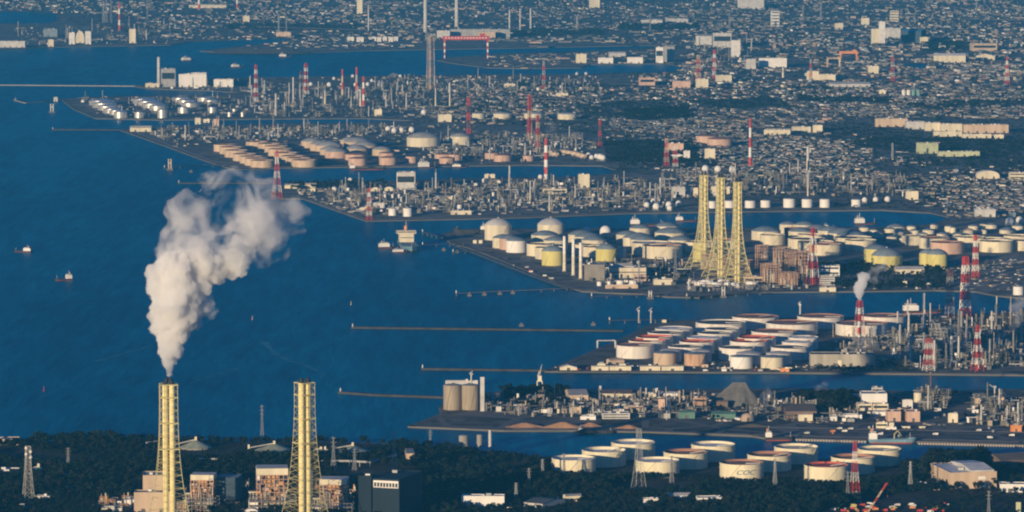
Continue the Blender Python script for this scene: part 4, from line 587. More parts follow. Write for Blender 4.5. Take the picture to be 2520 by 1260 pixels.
# ------------------------------------------------------------------ cranes and gantries
def gantry(x0, x1, yt, yb, label, m1, m2, thick=7, striped=True, name='gantry_crane'):
    p0, p1 = G(x0, yb), G(x1, yb); s = S(yb); c = (p0 + p1) / 2; w = (p1 - p0).length; H = HT(yb, yt); t = thing(name, label, 'crane', c, 0, None, ((x0 + x1) / 2, yt)); take(p0, 8); take(p1, 8)
    th = thick * s; b = MB(); b.box((0, 0, H - th), (w + th, th * .8, th), m1)
    n = 14
    for i in range(n): b.box((-w / 2 + w * (i + .5) / n, -th * .4 - .3, H - th * .62), (w / n * .5, .6, th * .3), m2)
    bg_ = b.build('bridge_girder', t)
    for e in (-1, 1):
        g = MB(); n = 6
        for i in range(n): q = (1 - i / n) * .5 + .5; g.box((e * w / 2, 0, (H - th) * i / n), (s * 4 * (.7 + .5 * i / n), s * 3.5, (H - th) / n), (m1 if i % 2 else m2) if striped else m1)
        g.box((e * w / 2, 0, .05), (s * 5, th * 2.2, H * .03), m1); g.build('leg', t)
    g = MB(); g.box((w * .38, 0, H + .05), (th * 1.4, th * .7, th * .7), m1); g.build('trolley', bg_)
gantry(1094, 1200, 89, 144, 'big red and white portal gantry crane at the far shipyard', RED, SWHITE, 9)
gantry(2068, 2108, 126, 150, 'orange portal gantry inland', ORANGE, ORANGE, 6, False); gantry(2036, 2066, 142, 166, 'grey portal gantry below the orange one', TAN, TAN, 3, False); gantry(1470, 1514, 837, 856, 'thin white pipe portal on the quay wall', LGREY, LGREY, 2, False, 'pipe_portal')
def mobile_crane():
    p = G(2135, 1268); s = S(1268); t = thing('mobile_crane', 'red mobile crane with raised slanting boom in the bottom right yard', 'crane', p, 0, None, (2150, 1230)); take(p, 14)
    b = MB(); b.box((0, 0, 1.2), (11, 5, 2.4), RED); b.box((-2.5, 0, 3.65), (5, 4.4, 3), ORANGE); b.build('body', t); b = MB()
    for x in (-4, 0, 4):
        for e in (-2.4, 2.4): b.bar((x, e - .4, 1.2), (x, e + .4, 1.2), 1.1, BLACK, 10)
    b.build('wheels', t); b = MB(); L = 78 * s; dx, dz = 47 * s, 74 * s; n = 8
    for i in range(n):
        q = i / n; r = (i + 1) / n; m = RED if i in (n - 1, n - 2, 3) else TAN; o = 1.0
        for a, c in ((-o, -o), (o, -o), (0, o)): b.bar((dx * q + a, c, 4 + dz * q), (dx * r + a, c, 4 + dz * r), .4, m)
        b.bar((dx * q - o, -o, 4 + dz * q), (dx * r + o, -o, 4 + dz * r), .3, m); b.bar((dx * q + o, -o, 4 + dz * q), (dx * r, o, 4 + dz * r), .3, m)
    b.build('boom', t); b = MB(); b.bar((dx, 0, 4 + dz), (dx + 1, 0, 4 + dz * .55), .12, BLACK); b.box((dx + 1, 0, 4 + dz * .53), (.8, .8, 1.6), RED); b.build('hook_cable', t)
mobile_crane()
def harbour_crane(cx, top, base, label, m=PALEY, boom=1):
    p = G(cx, base, 0.0); p.z = 0; s = S(base); H = HT(base, top, 0); t = thing('harbour_crane', label, 'crane', p, 0, None, (cx, (top + base) / 2)); take(p, 10); w = 12 * s
    b = MB(); b.box((0, 0, -.5), (w * 2.2, w * 1.2, 5), HULLD, 0, GREY); b.build('pontoon', t); b = MB()
    for x in (-.5, .5):
        for y in (-.4, .4): b.box((x * w, y * w, 4.5), (1.6, 1.6, H * .36 - 4.5), m)
    b.box((0, 0, H * .36), (w * 1.1, w, 1.4), m); b.build('portal', t); b = MB(); b.box((0, 0, H * .36 + 1.4), (w * .8, w * .8, H * .18), m, 0, WHITE); b.build('cab', t)
    b = MB(); b.bar((0, 0, H * .55), (w * .5 * boom, 0, H), 1.4, GREY, 4, .4); b.bar((-w * .4, 0, H * .55), (0, 0, H * .74), .8, m); b.bar((0, 0, H * .74), (w * .4 * boom, 0, H * .96), .3, GREY); b.build('jib', t)
harbour_crane(1328, 896, 962, 'yellow-grey level-luffing crane standing in the channel by the near peninsula')
def jib(cx, top, base, label, m, lean):
    p = G(cx, base); s = S(base); H = HT(base, top); t = thing('tower_crane', label, 'crane', p, R.uniform(-.5, .5), None, (cx, base)); take(p, 6); b = MB()
    b.bar((0, 0, 0), (0, 0, H * .8), 1.4, m); b.build('mast', t); b = MB(); b.bar((-H * .15, 0, H * .8), (lean * H * .5, 0, H), .9, m); b.build('jib', t); b = MB(); b.box((0, 0, H * .7), (4, 4, 4), m); b.build('cab', t)
for x, a, b, l, m, e in [(2448, 946, 975, 'pale level jib crane at the right end of the channel', LGREY, -1), (1405, 960, 975, 'thin grey crane behind the tan hall', GREY, .3), (1478, 950, 966, 'thin white mast crane behind the long low hall', LGREY, .2), (1615, 955, 975, 'small white twin-headed mast by the channel', WHITE, .4), (1572, 755, 795, 'pale lattice loading tower at the jetty root, tall one', LGREY, .15), (1602, 758, 795, 'pale lattice loading tower at the jetty root, thin one', LGREY, .15), (1969, 742, 775, 'thin white lamp mast behind the large tanks', WHITE, .05), (1160, 913, 946, 'thin crane mast on the concrete silos', LGREY, .2), (2290, 902, 966, 'thin brown mast before the channel', BROWN, .05)]: jib(x, a, b, l, m, e)
# ------------------------------------------------------------------ breakwaters and jetties
def pier(pts, wpx, hz, label, m=PIERM, name='breakwater', top=None, wide=None):
    P = [G(x, y, 0.0) for x, y in pts]; o = P[0].copy(); t = thing(name, label, 'breakwater' if name == 'breakwater' else 'jetty', o, 0, None, pts[0]); b = MB(); w = (wide or 9) * .8; top = top or (PIERM if name == 'breakwater' else COPE)
    for a, c in zip(P, P[1:]):
        d = c - a; q = (a + c) / 2 - o; hz = hz if name != 'breakwater' else min(hz, 3.6); b.box((q.x, q.y, -.5 if name == 'breakwater' else hz - 1.2), (d.length + w * .5, w, hz + .5 if name == 'breakwater' else 1.2), m, math.atan2(d.y, d.x), top or CONC)
    b.build('wall' if name == 'breakwater' else 'deck', t)
    if name != 'breakwater':
        g = MB()
        for a, c in zip(P, P[1:]):
            n = max(2, int((c - a).length / 30))
            for i in range(n + 1): q = a.lerp(c, i / n) - o; g.box((q.x, q.y, -.5), (1.6, w * .9, hz - .7), QUAY)
        g.build('piles', t)
    g = MB(); g.cyl((0, 0, hz), 1.2, .8, 6, WHITE, 8); g.build('beacon', t)
    return t
pier([(868, 808), (1530, 816)], 6, 5.5, 'long straight breakwater left of the white tank farm', wide=14); pier([(1040, 910), (1345, 914)], 5, 5, 'straight breakwater off the white tank quay tip', wide=12); pier([(838, 968), (920, 974), (1090, 980)], 5, 5, 'dark breakwater leading to the concrete silos', wide=12); pier([(130, 320), (300, 321)], 3, 4, 'thin far breakwater off the far refinery', wide=14); pier([(440, 452), (660, 452)], 3, 4, 'thin breakwater behind the smoke plume', wide=14); pier([(-20, 210), (345, 213)], 3, 5, 'long thin far breakwater at the left edge', m=CONC, wide=20); pier([(38, 247), (62, 254), (105, 251), (155, 247)], 3, 5, 'bent thin breakwater off the silver tanks', m=CONC, wide=16)
pier([(1123, 729), (1220, 724), (1300, 721), (1395, 716)], 3, 7, 'thin jetty with dolphins below the white chimneys', name='jetty', m=QUAY, wide=7); pier([(1040, 578), (1085, 590)], 3, 8, 'short jetty at the middle peninsula tip', name='jetty', wide=10); pier([(1040, 610), (1140, 606)], 3, 8, 'jetty holding the docked tanker', name='jetty', wide=9); pier([(1115, 625), (1205, 622)], 3, 6, 'low jetty below the docked tanker', name='jetty', wide=6); pier([(1456, 735), (1640, 731)], 3, 6, 'jetty along the shore below the cream hall', name='jetty', wide=8); pier([(1500, 797), (1650, 795)], 3, 8, 'loading jetty at the head of the white tanks', name='jetty', wide=12); pier([(405, 418), (500, 411), (575, 413)], 3, 8, 'jetty with a loading tower off the tan tanks', name='jetty', wide=10); pier([(1690, 737), (1870, 727)], 3, 7, 'loading quay below the yellow stacks', name='jetty', wide=14)
for x, y in [(1283, 803), (1460, 801), (1155, 729), (1192, 727), (1230, 725), (1262, 723), (1125, 622), (1092, 617), (470, 424)]:
    p = G(x, y, 0.0); t = thing('mooring_dolphin', 'small square mooring dolphin standing in the water by a jetty', 'dolphin', p, 0, 'mooring dolphins', (x, y)); b = MB(); b.box((0, 0, -.5), (9, 8, 5), QUAY, 0, CONC); b.build('pier_block', t); b = MB(); b.bar((0, 0, 4.5), (0, 0, 8), .5, PINKT); b.build('bollard', t)
for x, a, b_, l in [(418, 391, 419, 'tan loading tower standing on the jetty off the tan tanks'), (128, 255, 277, 'grey loading tower off the silver tanks'), (1600, 715, 736, 'pale loading arm frame by the shore quay'), (1780, 705, 733, 'white loading arm frame below the yellow stacks')]:
    p = G(x, b_, 0.0); s = S(b_); H = HT(b_, a, 0); t = thing('loading_tower', l, 'tower', p, 0, None, (x, a)); b = MB(); b.box((0, 0, -.5), (16 * s, 10 * s, 5), QUAY); b.build('base', t); m = TAN if 'tan ' in l else LGREY; b = MB()
    for e in (-1, 1): b.box((e * 3 * s, 0, 4.5), (2.6 * s, 3 * s, H - 4.5), m)
    b.box((0, 0, H * .6), (9 * s, 3.4 * s, 3), m); b.build('frame', t)
def piled_quay(x0, y0, x1, y1, n, label):
    a, c = G(x0, y0, 0.0), G(x1, y1, 0.0); a.y -= 6; c.y -= 6; t = thing('piled_quay', label, 'quay', a, math.atan2((c - a).y, (c - a).x), None, ((x0 + x1) / 2, y0)); L = (c - a).length; b = MB(); b.box((L / 2, 2, 2.2), (L, 6, 1.2), QUAY, 0, CONC); b.build('deck', t); me = None
    for i in range(n):
        g = MB()
        if me is None: g.box((0, 0, -.5), (3.2, 2, 3.4), mat('pale_fender', (.42, .36, .3))); me = g.mesh('fender')
        part('fender', me, t, (L * (i + .5) / n, -1.6, 0))
piled_quay(1958, 1083, 2132, 1088, 24, 'quay front with pale fenders left of the coaster'); piled_quay(2258, 1092, 2540, 1099, 40, 'quay front with pale fenders right of the coaster')
# ------------------------------------------------------------------ ships
def ship(cx, py, L, B_, rz, hull, label, house=.2, hh=12, kind='ship', deck=DGREY, mast=True, bow=1, hz=6, red=True, crane=False, wide=1.0):
    p = G(cx, py, 0.0); t = thing(kind, label, 'ship' if kind != 'boat' else 'boat', p, rz, None, (cx, py)); h = MB()
    pr = [(-.5, -.5), (.3, -.5), (.44, -.3), (.5, 0), (.44, .3), (.3, .5), (-.5, .5)]; n = len(pr)
    lv = [(-.4, .9, HULLR if red else hull), (hz * .3, .96, hull), (hz, 1.0, hull)]
    for (z0, k0, m0), (z1, k1, m1) in zip(lv, lv[1:]):
        vs = [(x * L * k0, y * B_ * k0, z0) for x, y in pr] + [(x * L * k1, y * B_ * k1, z1 + (hz * .25 if x > .4 and z1 == hz else 0)) for x, y in pr]
        h.add(vs, [(i, (i + 1) % n, n + (i + 1) % n, n + i) for i in range(n)], m0)
    h.add([(x * L, y * B_, hz - .4) for x, y in pr], [tuple(range(n))], deck); h.build('hull', t)
    x0 = -L * (.5 - house * .6); s_ = MB(); hw = B_ * .84
    hm = CREAM if kind == 'tanker' else SWHITE; s_.box((x0, 0, hz - .3), (L * house, hw, hh * .62), hm, 0, LGREY); s_.box((x0, 0, hz + hh * .62 - .25), (L * house * .72, hw * 1.12 * wide, hh * .22), hm, 0, LGREY); so = s_.build('superstructure', t)
    w = MB(); w.box((x0, 0, hz + hh * .7), (L * house * .76, hw * 1.14 * wide, hh * .07), GLASS); w.box((x0, 0, hz + hh * .3), (L * house * 1.03, hw * .9, hh * .05), GLASS); w.build('window_band', so)
    f = MB(); f.cyl((x0 - L * house * .2, 0, hz + hh * .84 - .2), B_ * .12, B_ * .1, hh * .32, ORANGE if 'cream' in label else GREY, 10); f.build('funnel', so)
    if mast: m = MB(); m.bar((x0, 0, hz + hh * .8), (x0, 0, hz + hh * 1.5), .4 if L < 60 else .8, LGREY); m.bar((L * .38, 0, hz), (L * .38, 0, hz + hh * .7), .35, LGREY); m.build('mast', t)
    if crane: m = MB(); m.bar((L * .05, 0, hz), (L * .05, 0, hz + hh * .5), .8, YELD); m.bar((L * .05, 0, hz + hh * .5), (L * .12, 0, hz + hh * .9), .6, YELD); m.bar((L * .12, 0, hz + hh * .9), (L * .2, 0, hz + hh * .3), .5, YELD); m.build('deck_crane', t)
    return t
ship(1006, 612, 200, 40, rad(-84), HULLB, 'blue-green tanker docked at a jetty, cream bridge facing', .2, 32, 'tanker', mat('tanker_deck', (.22, .3, .32)), hz=11, wide=1.25); ship(951, 611, 42, 14, rad(15), HULLD, 'white tug left of the docked tanker', .6, 13, 'boat', hz=4); ship(985, 622, 40, 13, rad(20), HULLD, 'small white boat right below the docked tanker', .6, 8, 'boat', hz=3)
ship(56, 620, 44, 13, rad(170), HULLD, 'small cream-topped boat alone at the far left of the sea', .4, 10, 'boat', hz=3); ship(156, 690, 40, 13, rad(205), HULLD, 'dark cargo boat with white bridge on the open sea', .3, 12, 'boat', hz=4); ship(462, 149, 60, 24, rad(30), HULLD, 'distant white boat above the island power plant', .6, 14, 'boat', hz=3); ship(585, 166, 60, 22, rad(30), HULLD, 'distant dull grey boat in the far bay', .5, 12, 'boat', hz=4); ship(702, 140, 60, 20, rad(10), HULLD, 'distant white boat near the far brown spit', .5, 13, 'boat', hz=3)
ship(2195, 1091, 78, 13, 0, HULLB, 'blue-grey coaster with cream bridge moored by the quay', .17, 15, 'ship', HULLB, crane=True, hz=7.5); ship(1918, 1084, 48, 12, 0, HULLD, 'dark barge with small cream wheelhouse at the quay', .22, 12, 'ship', HULLD, hz=6); ship(1468, 1066, 62, 12, 0, HULLD, 'long dark barge moored below the orange earth heaps', .15, 6, 'ship', HULLD, hz=5, red=False); ship(2272, 770, 90, 18, rad(8), HULLD, 'cream-bridged ship moored behind the large tanks', .34, 17, 'ship', hz=6); ship(2130, 552, 60, 16, rad(10), HULLD, 'white-bridged ship in the inner channel', .4, 17, 'ship', hz=4); ship(1593, 556, 90, 18, rad(5), HULLD, 'ship with orange-tipped bridge behind the domed tanks', .25, 16, 'ship', hz=6); ship(1690, 545, 60, 14, rad(5), HULLD, 'small white-topped ship left of the yellow stacks', .3, 12, 'ship', hz=4); ship(1052, 413, 60, 20, rad(20), HULLD, 'white bulky ship on the far channel', .5, 20, 'ship', hz=4); ship(1132, 412, 50, 14, rad(0), HULLD, 'small white ship with red mast in the far channel', .5, 9, 'ship', hz=3); ship(905, 418, 110, 18, rad(5), HULLD, 'dark low ship by the far refinery quay', .14, 12, 'ship', hz=6); ship(1156, 578, 82, 20, rad(180), HULLD, 'long dark cargo ship moored behind the peninsula tip', .16, 12, 'ship', HULLD, hz=14, red=False); ship(2040, 562, 30, 10, 0, HULLD, 'small dark boat by the far tanks', .4, 8, 'boat', hz=3)
for x, y, m, l in [(864, 750, YELD, 'thin yellow light buoy on the open sea'), (621, 786, PINKT, 'thin pink light buoy on the open sea'), (108, 962, RED, 'tiny red buoy at the left of the sea')]:
    p = G(x, y, 0.0); t = thing('light_buoy', l, 'buoy', p, 0, None, (x, y)); b = MB(); b.cyl((0, 0, -.4), 1.6, 1.6, 1.4, m, 10); b.build('float', t); b = MB(); b.bar((0, 0, 1), (0, 0, 8), .55, m, 6, .35); b.build('mast', t)
# ------------------------------------------------------------------ heaps
def heap(cx, py, wpx, top, m, label, name='gravel_heap', dpx=None, peak=0.0, seed=1, ridge=.1):
    p = G(cx, py); s = S(py); r = wpx * s / 2; H = HT(py, top); rr = random.Random(seed); b = MB(); n, k = 40, 10; vs = []
    ry = dpx or r * .8
    for j in range(k + 1):
        q = j / k
        for i in range(n):
            a = 2 * pi * i / n; u = 1 - q; jj = 1 + .08 * sin(3 * a + seed) + .05 * sin(7 * a + seed * 2) + rr.uniform(-.015, .015)
            x = r * u * jj * cos(a) + peak * r * q + ridge * r * q * cos(a); y = ry * u * jj * sin(a)
            vs.append((x, y, H * (q ** 1.05) + (rr.uniform(-.02, .02) * H if 0 < j < k else 0)))
    fs = [(j * n + i, j * n + (i + 1) % n, (j + 1) * n + (i + 1) % n, (j + 1) * n + i) for j in range(k) for i in range(n)] + [tuple(k * n + i for i in range(n))]
    b.add(vs, fs, m, False); o = b.build(name, None, p, 0); take(p, max(r, ry) * .9); tag(o, label, 'heap', None, (cx, py)); return o
heap(1803, 996, 140, 941, GRAVEL, 'big grey-tan gravel cone on the near peninsula', peak=.22, ridge=.22, seed=2); heap(1290, 1051, 100, 1041, EARTH, 'long orange earth heap on the quay, leftmost', 'earth_heap', 10); heap(1385, 1052, 110, 1039, EARTH, 'long orange earth heap on the quay, middle', 'earth_heap', 12, seed=4); heap(1452, 1049, 60, 1040, EARTH, 'short orange earth heap on the quay', 'earth_heap', 10, seed=8); heap(1547, 1054, 66, 1046, EARTH, 'low orange earth heap right of the barge', 'earth_heap', 8, seed=5); heap(1440, 1064, 60, 1054, COALP, 'dark coal heap on the quay edge', 'coal_heap', 8, seed=6); heap(1850, 1050, 120, 1044, DIRT, 'long low brown heap on the dark yard', 'earth_heap', 10, seed=9); heap(640, 130, 260, 120, DIRT, 'low brown flat bank on the far spit', 'earth_heap', 120, seed=3, ridge=.4)
# ------------------------------------------------------------------ refinery plant
def make_unit(seed, warm=False):
    rr = random.Random(seed); w, d, h = rr.uniform(20, 34), rr.uniform(12, 18), rr.uniform(14, 30); f = MB(); nx, nz = rr.randint(3, 5), rr.randint(3, 5); m = rr.choice([BRICK, TAN, BOIL]) if warm else rr.choice([PG1, PG3, PG2, STEEL, PG3])
    for i in range(nx + 1):
        for e in (-1, 1): f.box((-w / 2 + w * i / nx, e * d / 2, 0), (.7, .7, h), m)
    for k in range(1, nz + 1):
        z = h * k / nz
        for e in (-1, 1): f.box((0, e * d / 2, z - .6), (w, .5, .6), m)
        if rr.random() < .75: f.box((0, 0, z - .3), (w * rr.uniform(.5, 1), d, .3), m)
    v = MB()
    for k in range(rr.randint(3, 6)):
        x, y = rr.uniform(-.42, .42) * w, rr.uniform(-.5, .5) * d; r = rr.uniform(1.2, 2.8); q = rr.choice([TAN, BRICK, CREAM, PG2, BOIL]) if warm else rr.choice([PG1, PG2, PG2, GREY, LGREY, PG1, CITYT])
        if rr.random() < .6: hh = rr.uniform(.5, 1.5) * h; v.cyl((x, y, 0), r, r, hh, q, 10); v.cyl((x, y, hh), r, r * .3, r * .6, q, 10); v.cyl((x, y, hh * .8), r + .9, r + .9, .4, GREY, 10)
        else: L = rr.uniform(6, 12); z = rr.uniform(.2, .8) * h; v.bar((x - L / 2, y, z), (x + L / 2, y, z), r, q, 10, smooth=True)
    p = MB()
    for k in range(rr.randint(5, 9)):
        x, y = rr.uniform(-.6, .6) * w, rr.uniform(-.7, .7) * d; z = rr.uniform(.1, .9) * h; q = rr.choice([PG1, PG2, STEEL])
        if rr.random() < .5: p.bar((x, y, 0), (x, y, z), .5, q, 6); p.bar((x, y, z), (x + rr.uniform(-10, 10), y, z), .5, q, 6)
        else: p.bar((-w * .7, y, z), (w * .7, y, z), .6, q, 6)
    return f.mesh('frame'), v.mesh('vessel'), p.mesh('pipe'), w
UNITS = [make_unit(40 + i) for i in range(12)]; WARM = [make_unit(90 + i, True) for i in range(4)]
def make_col(seed):
    rr = random.Random(seed); h, r = rr.uniform(26, 60), rr.uniform(1.3, 3.0); q = rr.choice([PG1, PG2, GREY, LGREY, CITYT, PG1, PG2, LGREY]); b = MB()
    b.cyl((0, 0, 0), r * 1.4, r, h * .08, CONC, 10, cap=False); b.cyl((0, 0, h * .08), r, r, h * .5, q, 10, cap=False); b.cyl((0, 0, h * .58), r, r * .8, h * .04, q, 10, cap=False); b.cyl((0, 0, h * .62), r * .8, r * .8, h * .36, q, 10); b.dome((0, 0, h * .98), r * .8, r * .6, q, 10, 3)
    g = MB()
    for k in range(4): z = h * (.25 + .2 * k); g.cyl((0, 0, z), r + 1.2, r + 1.2, .35, STEEL, 10, bottom=True)
    g.bar((r + .9, 0, 0), (r + .9, 0, h), .25, STEEL, 4)
    return b.mesh('shell'), g.mesh('platforms'), h
COLS = [make_col(140 + i) for i in range(14)]
COLDESC = {0: 'process'}
ZONES = [([(190, 242), (330, 240), (560, 238), (620, 250), (620, 284), (300, 288), (240, 280)], 9, 10, 240, 'silver tank spit', .7), ([(340, 206), (590, 200), (600, 226), (380, 218)], 3, 3, 60, 'island', .7), ([(1230, 975), (1640, 972), (1640, 1030), (1240, 1025)], 10, 2, 330, 'sheds of the near peninsula', .5), ([(1830, 990), (2110, 1000), (2120, 1040), (1840, 1030)], 9, 2, 220, 'works of the near peninsula', .5), ([(1640, 985), (1740, 980), (1750, 1012), (1640, 1035)], 5, 1, 120, 'crushers of the near peninsula', .5), # polygon in the photograph, units, columns, stuff, area name, category size factor
    ([(2190, 775), (2520, 765), (2520, 905), (2420, 912), (2190, 905), (2200, 840)], 26, 34, 500, 'steaming refinery at the right', .95),
    ([(2040, 838), (2200, 830), (2200, 868), (2060, 868)], 5, 5, 90, 'plant beside the steaming stack', .6),
    ([(2390, 985), (2540, 985), (2540, 1055), (2380, 1045)], 9, 7, 150, 'plant at the right of the near peninsula', .7),
    ([(2275, 985), (2330, 985), (2330, 1012), (2275, 1016)], 4, 2, 20, 'cream structure on the near peninsula', 1.0),
    ([(1195, 985), (1245, 990), (1245, 1012), (1195, 1015)], 2, 0, 20, 'white frame by the silos', .7),
    ([(820, 460), (1300, 448), (1660, 440), (1660, 505), (1300, 520), (1000, 528), (900, 530), (800, 492)], 40, 56, 900, 'second peninsula', .8),
    ([(1660, 440), (2080, 420), (2250, 440), (2250, 485), (1900, 480), (1660, 490)], 16, 24, 500, 'works behind the yellow stacks', .8),
    ([(360, 325), (520, 315), (1000, 312), (1000, 330), (760, 338), (520, 345), (400, 345)], 16, 24, 420, 'far refinery tip', .8),
    ([(1000, 345), (1400, 330), (1480, 365), (1300, 398), (1110, 398), (1040, 372)], 14, 22, 420, 'far refinery middle', .8),
    ([(600, 215), (1000, 212), (1080, 255), (960, 288), (620, 288)], 18, 60, 360, 'far refinery columns', .9),
    ([(960, 190), (1480, 190), (1480, 230), (1000, 232)], 8, 22, 300, 'farthest refinery', .8),
    ([(30, 68), (420, 60), (420, 108), (60, 112)], 6, 14, 200, 'hazy far shore works', 1.0),
    ([(1700, 100), (1850, 100), (1850, 150), (1700, 160)], 6, 10, 120, 'inland grey works', 1.0),
    ([(1440, 650), (1680, 640), (1700, 700), (1600, 705), (1440, 700)], 4, 2, 160, 'white chimney plant', .5),
    ([(1690, 690), (1990, 680), (1990, 712), (1690, 718)], 4, 2, 160, 'foot of the yellow stacks', .5),
    ([(430, 1215), (600, 1205), (860, 1215), (900, 1262), (430, 1262)], 24, 0, 240, 'power station foot', .6), ([(255, 1235), (370, 1238), (370, 1262), (255, 1262)], 4, 0, 50, 'power station corner', .5)]
def rnd_in(poly, rr):
    xs = [p[0] for p in poly]; ys = [p[1] for p in poly]
    for _ in range(400):
        q = (rr.uniform(min(xs), max(xs)), rr.uniform(min(ys), max(ys)))
        if inside(q, poly): return q
    return poly[0]
def on_land(q): return any(inside(q, L) for L in LANDS)
rz = random.Random(5); CL = MB(); UN = ['steel-framed process unit with vessels', 'grey pipe-laced process unit', 'open process frame with pale drums', 'cluttered process unit with risers']; CN = {0: 'plain'}
CADJ = ['pale grey', 'dull steel', 'silvery', 'grey', 'cream', 'thin grey', 'tan', 'whitish']
for poly, nu, nc, ns, nm, sc in ZONES:
    for i in range(nu):
        for _ in range(30):
            q = rnd_in(poly, rz); p = G(*q)
            if on_land(q) and free(p, 9): break
        else: continue
        k = rz.randrange(len(UNITS)); warm = 'power station' in nm; k = k % 4 if warm else k; a, b, c, w = (WARM if warm else UNITS)[k]; take(p, w * .4); t = thing('process_unit', 'tan steel-framed ducting unit' if warm else UN[k % 4], 'process unit', p, rz.uniform(-.3, .3), 'process units of the refineries', q); t.scale = (sc,) * 3
        for n_, me in (('frame', a), ('vessel', b), ('pipe', c)): part(n_, me, t)
    for i in range(nc):
        for _ in range(30):
            q = rnd_in(poly, rz); p = G(*q)
            if on_land(q) and free(p, 3): break
        else: continue
        k = rz.randrange(len(COLS)); a, b, h = COLS[k]; take(p, 4); mcol = a.materials[1].name.split('_')[0]
        t = thing('distillation_tower', {'light': 'pale grey', 'plant': 'dull', 'house': 'tan', 'grey': 'grey'}.get(mcol, 'grey') + (' tall' if h > 44 else ' short') + ' distillation column', 'column', p, rz.uniform(0, 6), 'distillation columns', q); t.scale = (sc * rz.uniform(.8, 1.15),) * 3
        part('shell', a, t); part('platforms', b, t)
    for i in range(ns):
        q = rnd_in(poly, rz); p = G(*q)
        if not on_land(q) or not free(p, 1.5): continue
        u = rz.random(); m = rz.choice([PG1, PG2, PG3, GREY, PG1, PG3, WHITE, PG2, CITYT, LGREY])
        if u < .4: CL.box((p.x, p.y, LZ), (rz.uniform(3, 12), rz.uniform(3, 9), rz.uniform(2, 9)), m, rz.uniform(-.3, .3))
        elif u < .65: CL.cyl((p.x, p.y, LZ), *(2 * [rz.uniform(1, 2.6)]), rz.uniform(4, 18), m, 8)
        elif u < .85: L = rz.uniform(10, 40); z = rz.uniform(3, 9); CL.bar((p.x - L / 2, p.y, LZ + z), (p.x + L / 2, p.y + rz.uniform(-4, 4), LZ + z), .9, m, 4); CL.box((p.x, p.y, LZ), (.8, .8, z), STEEL)
        else: CL.bar((p.x, p.y, LZ), (p.x, p.y, LZ + rz.uniform(8, 26)), .55, m, 5)
o = CL.build('refinery_pipework'); o['kind'] = 'stuff'; o['label'] = 'tangle of small pipes, boxes and drums between the refinery units'; o['category'] = 'pipework'
# ------------------------------------------------------------------ town: houses, sheds and blocks among trees
WALLS = [(WHITE, 'white'), (CREAM, 'cream'), (CITYT, 'tan'), (CITYG, 'grey'), (LGREY, 'pale'), (PINKT, 'pinkish'), (CITYM, 'dull'), (CITYG, 'grey'), (CITYT, 'tan'), (CITYM, 'dull'), (CITYD, 'dark'), (LGREY, 'pale'), (CITYM, 'dull'), (CITYG, 'grey'), (CITYD, 'dark'), (CITYT, 'tan'), (CITYM, 'dull'), (CITYM, 'dull'), (CITYD, 'dark'), (BROWN, 'brown'), (CITYG, 'grey')]; ROOFS = [(DGREY, 'dark'), (BGREY, 'blue-grey'), (BROWN, 'brown'), (GREY, 'grey'), (LGREY, 'pale'), (DGREY, 'dark'), (BLUEROOF, 'blue'), (GREEN, 'green')]
TOWN = [([(1240, 40), (2520, 40), (2520, 430), (1700, 425), (1500, 330), (1240, 235)], 120, (12, 26), (2.5, 4.5), 'low'), ([(0, 0), (2520, 0), (2520, 60), (1240, 66), (300, 28)], 50, (12, 30), (2, 4), 'low'), # polygon, count, width px range, height px range, kinds
    ([(0, 0), (2520, 0), (2520, 60), (1700, 70), (1240, 68), (0, 28)], 1500, (3, 12), (2, 6), 'mix'),
    ([(300, 30), (1700, 66), (2520, 60), (2520, 100), (1700, 108), (1000, 100), (640, 92), (420, 100)], 700, (4, 16), (2, 5), 'mix'),
    ([(1690, 100), (2520, 95), (2520, 215), (1700, 215), (1500, 195), (1700, 170)], 900, (5, 18), (3, 8), 'mix'),
    ([(1080, 215), (2520, 215), (2520, 285), (1900, 285), (1500, 250), (1100, 262)], 900, (4, 16), (3, 6), 'low'),
    ([(1500, 262), (2520, 285), (2520, 292), (2150, 290), (1950, 310), (1700, 330), (1500, 320)], 420, (5, 18), (3, 6), 'low'),
    ([(1000, 262), (1500, 250), (1500, 325), (1400, 320), (1100, 300)], 260, (5, 14), (3, 6), 'low'),
    ([(1480, 320), (2140, 330), (2150, 420), (1660, 425), (1520, 400)], 520, (5, 16), (3, 7), 'low'),
    ([(2060, 390), (2520, 385), (2520, 530), (2360, 540), (2260, 500), (2070, 440)], 620, (5, 17), (3, 7), 'low'),
    ([(1660, 415), (2060, 415), (2060, 440), (1660, 450)], 120, (5, 14), (3, 7), 'low'),
    ([(700, 455), (1300, 450), (1660, 450), (1660, 520), (900, 535), (760, 490)], 200, (5, 14), (3, 6), 'low'),
    ([(320, 318), (1000, 305), (1060, 300), (1480, 330), (1480, 400), (1120, 404), (420, 360)], 130, (4, 12), (2.5, 5), 'low'),
    ([(600, 190), (1480, 188), (1490, 235), (1080, 290), (620, 290)], 200, (4, 11), (2.5, 5), 'low'),
    ([(430, 90), (1060, 95), (1060, 120), (640, 122)], 60, (4, 14), (2, 4), 'low'),
    ([(1200, 140), (1640, 122), (1640, 155), (1440, 158), (1200, 166)], 40, (4, 12), (2, 4), 'low'),
    ([(1200, 968), (2480, 968), (2500, 1050), (1900, 1040), (1260, 1020)], 240, (5, 16), (3, 7), 'low'),
    ([(2330, 640), (2520, 640), (2520, 715), (2340, 712)], 60, (5, 14), (2, 5), 'low'),
    ([(1360, 895), (2200, 895), (2200, 912), (1370, 912)], 50, (4, 12), (3, 6), 'low'),
    ([(1640, 640), (2500, 640), (2500, 712), (1640, 716)], 60, (4, 12), (2, 6), 'low')]
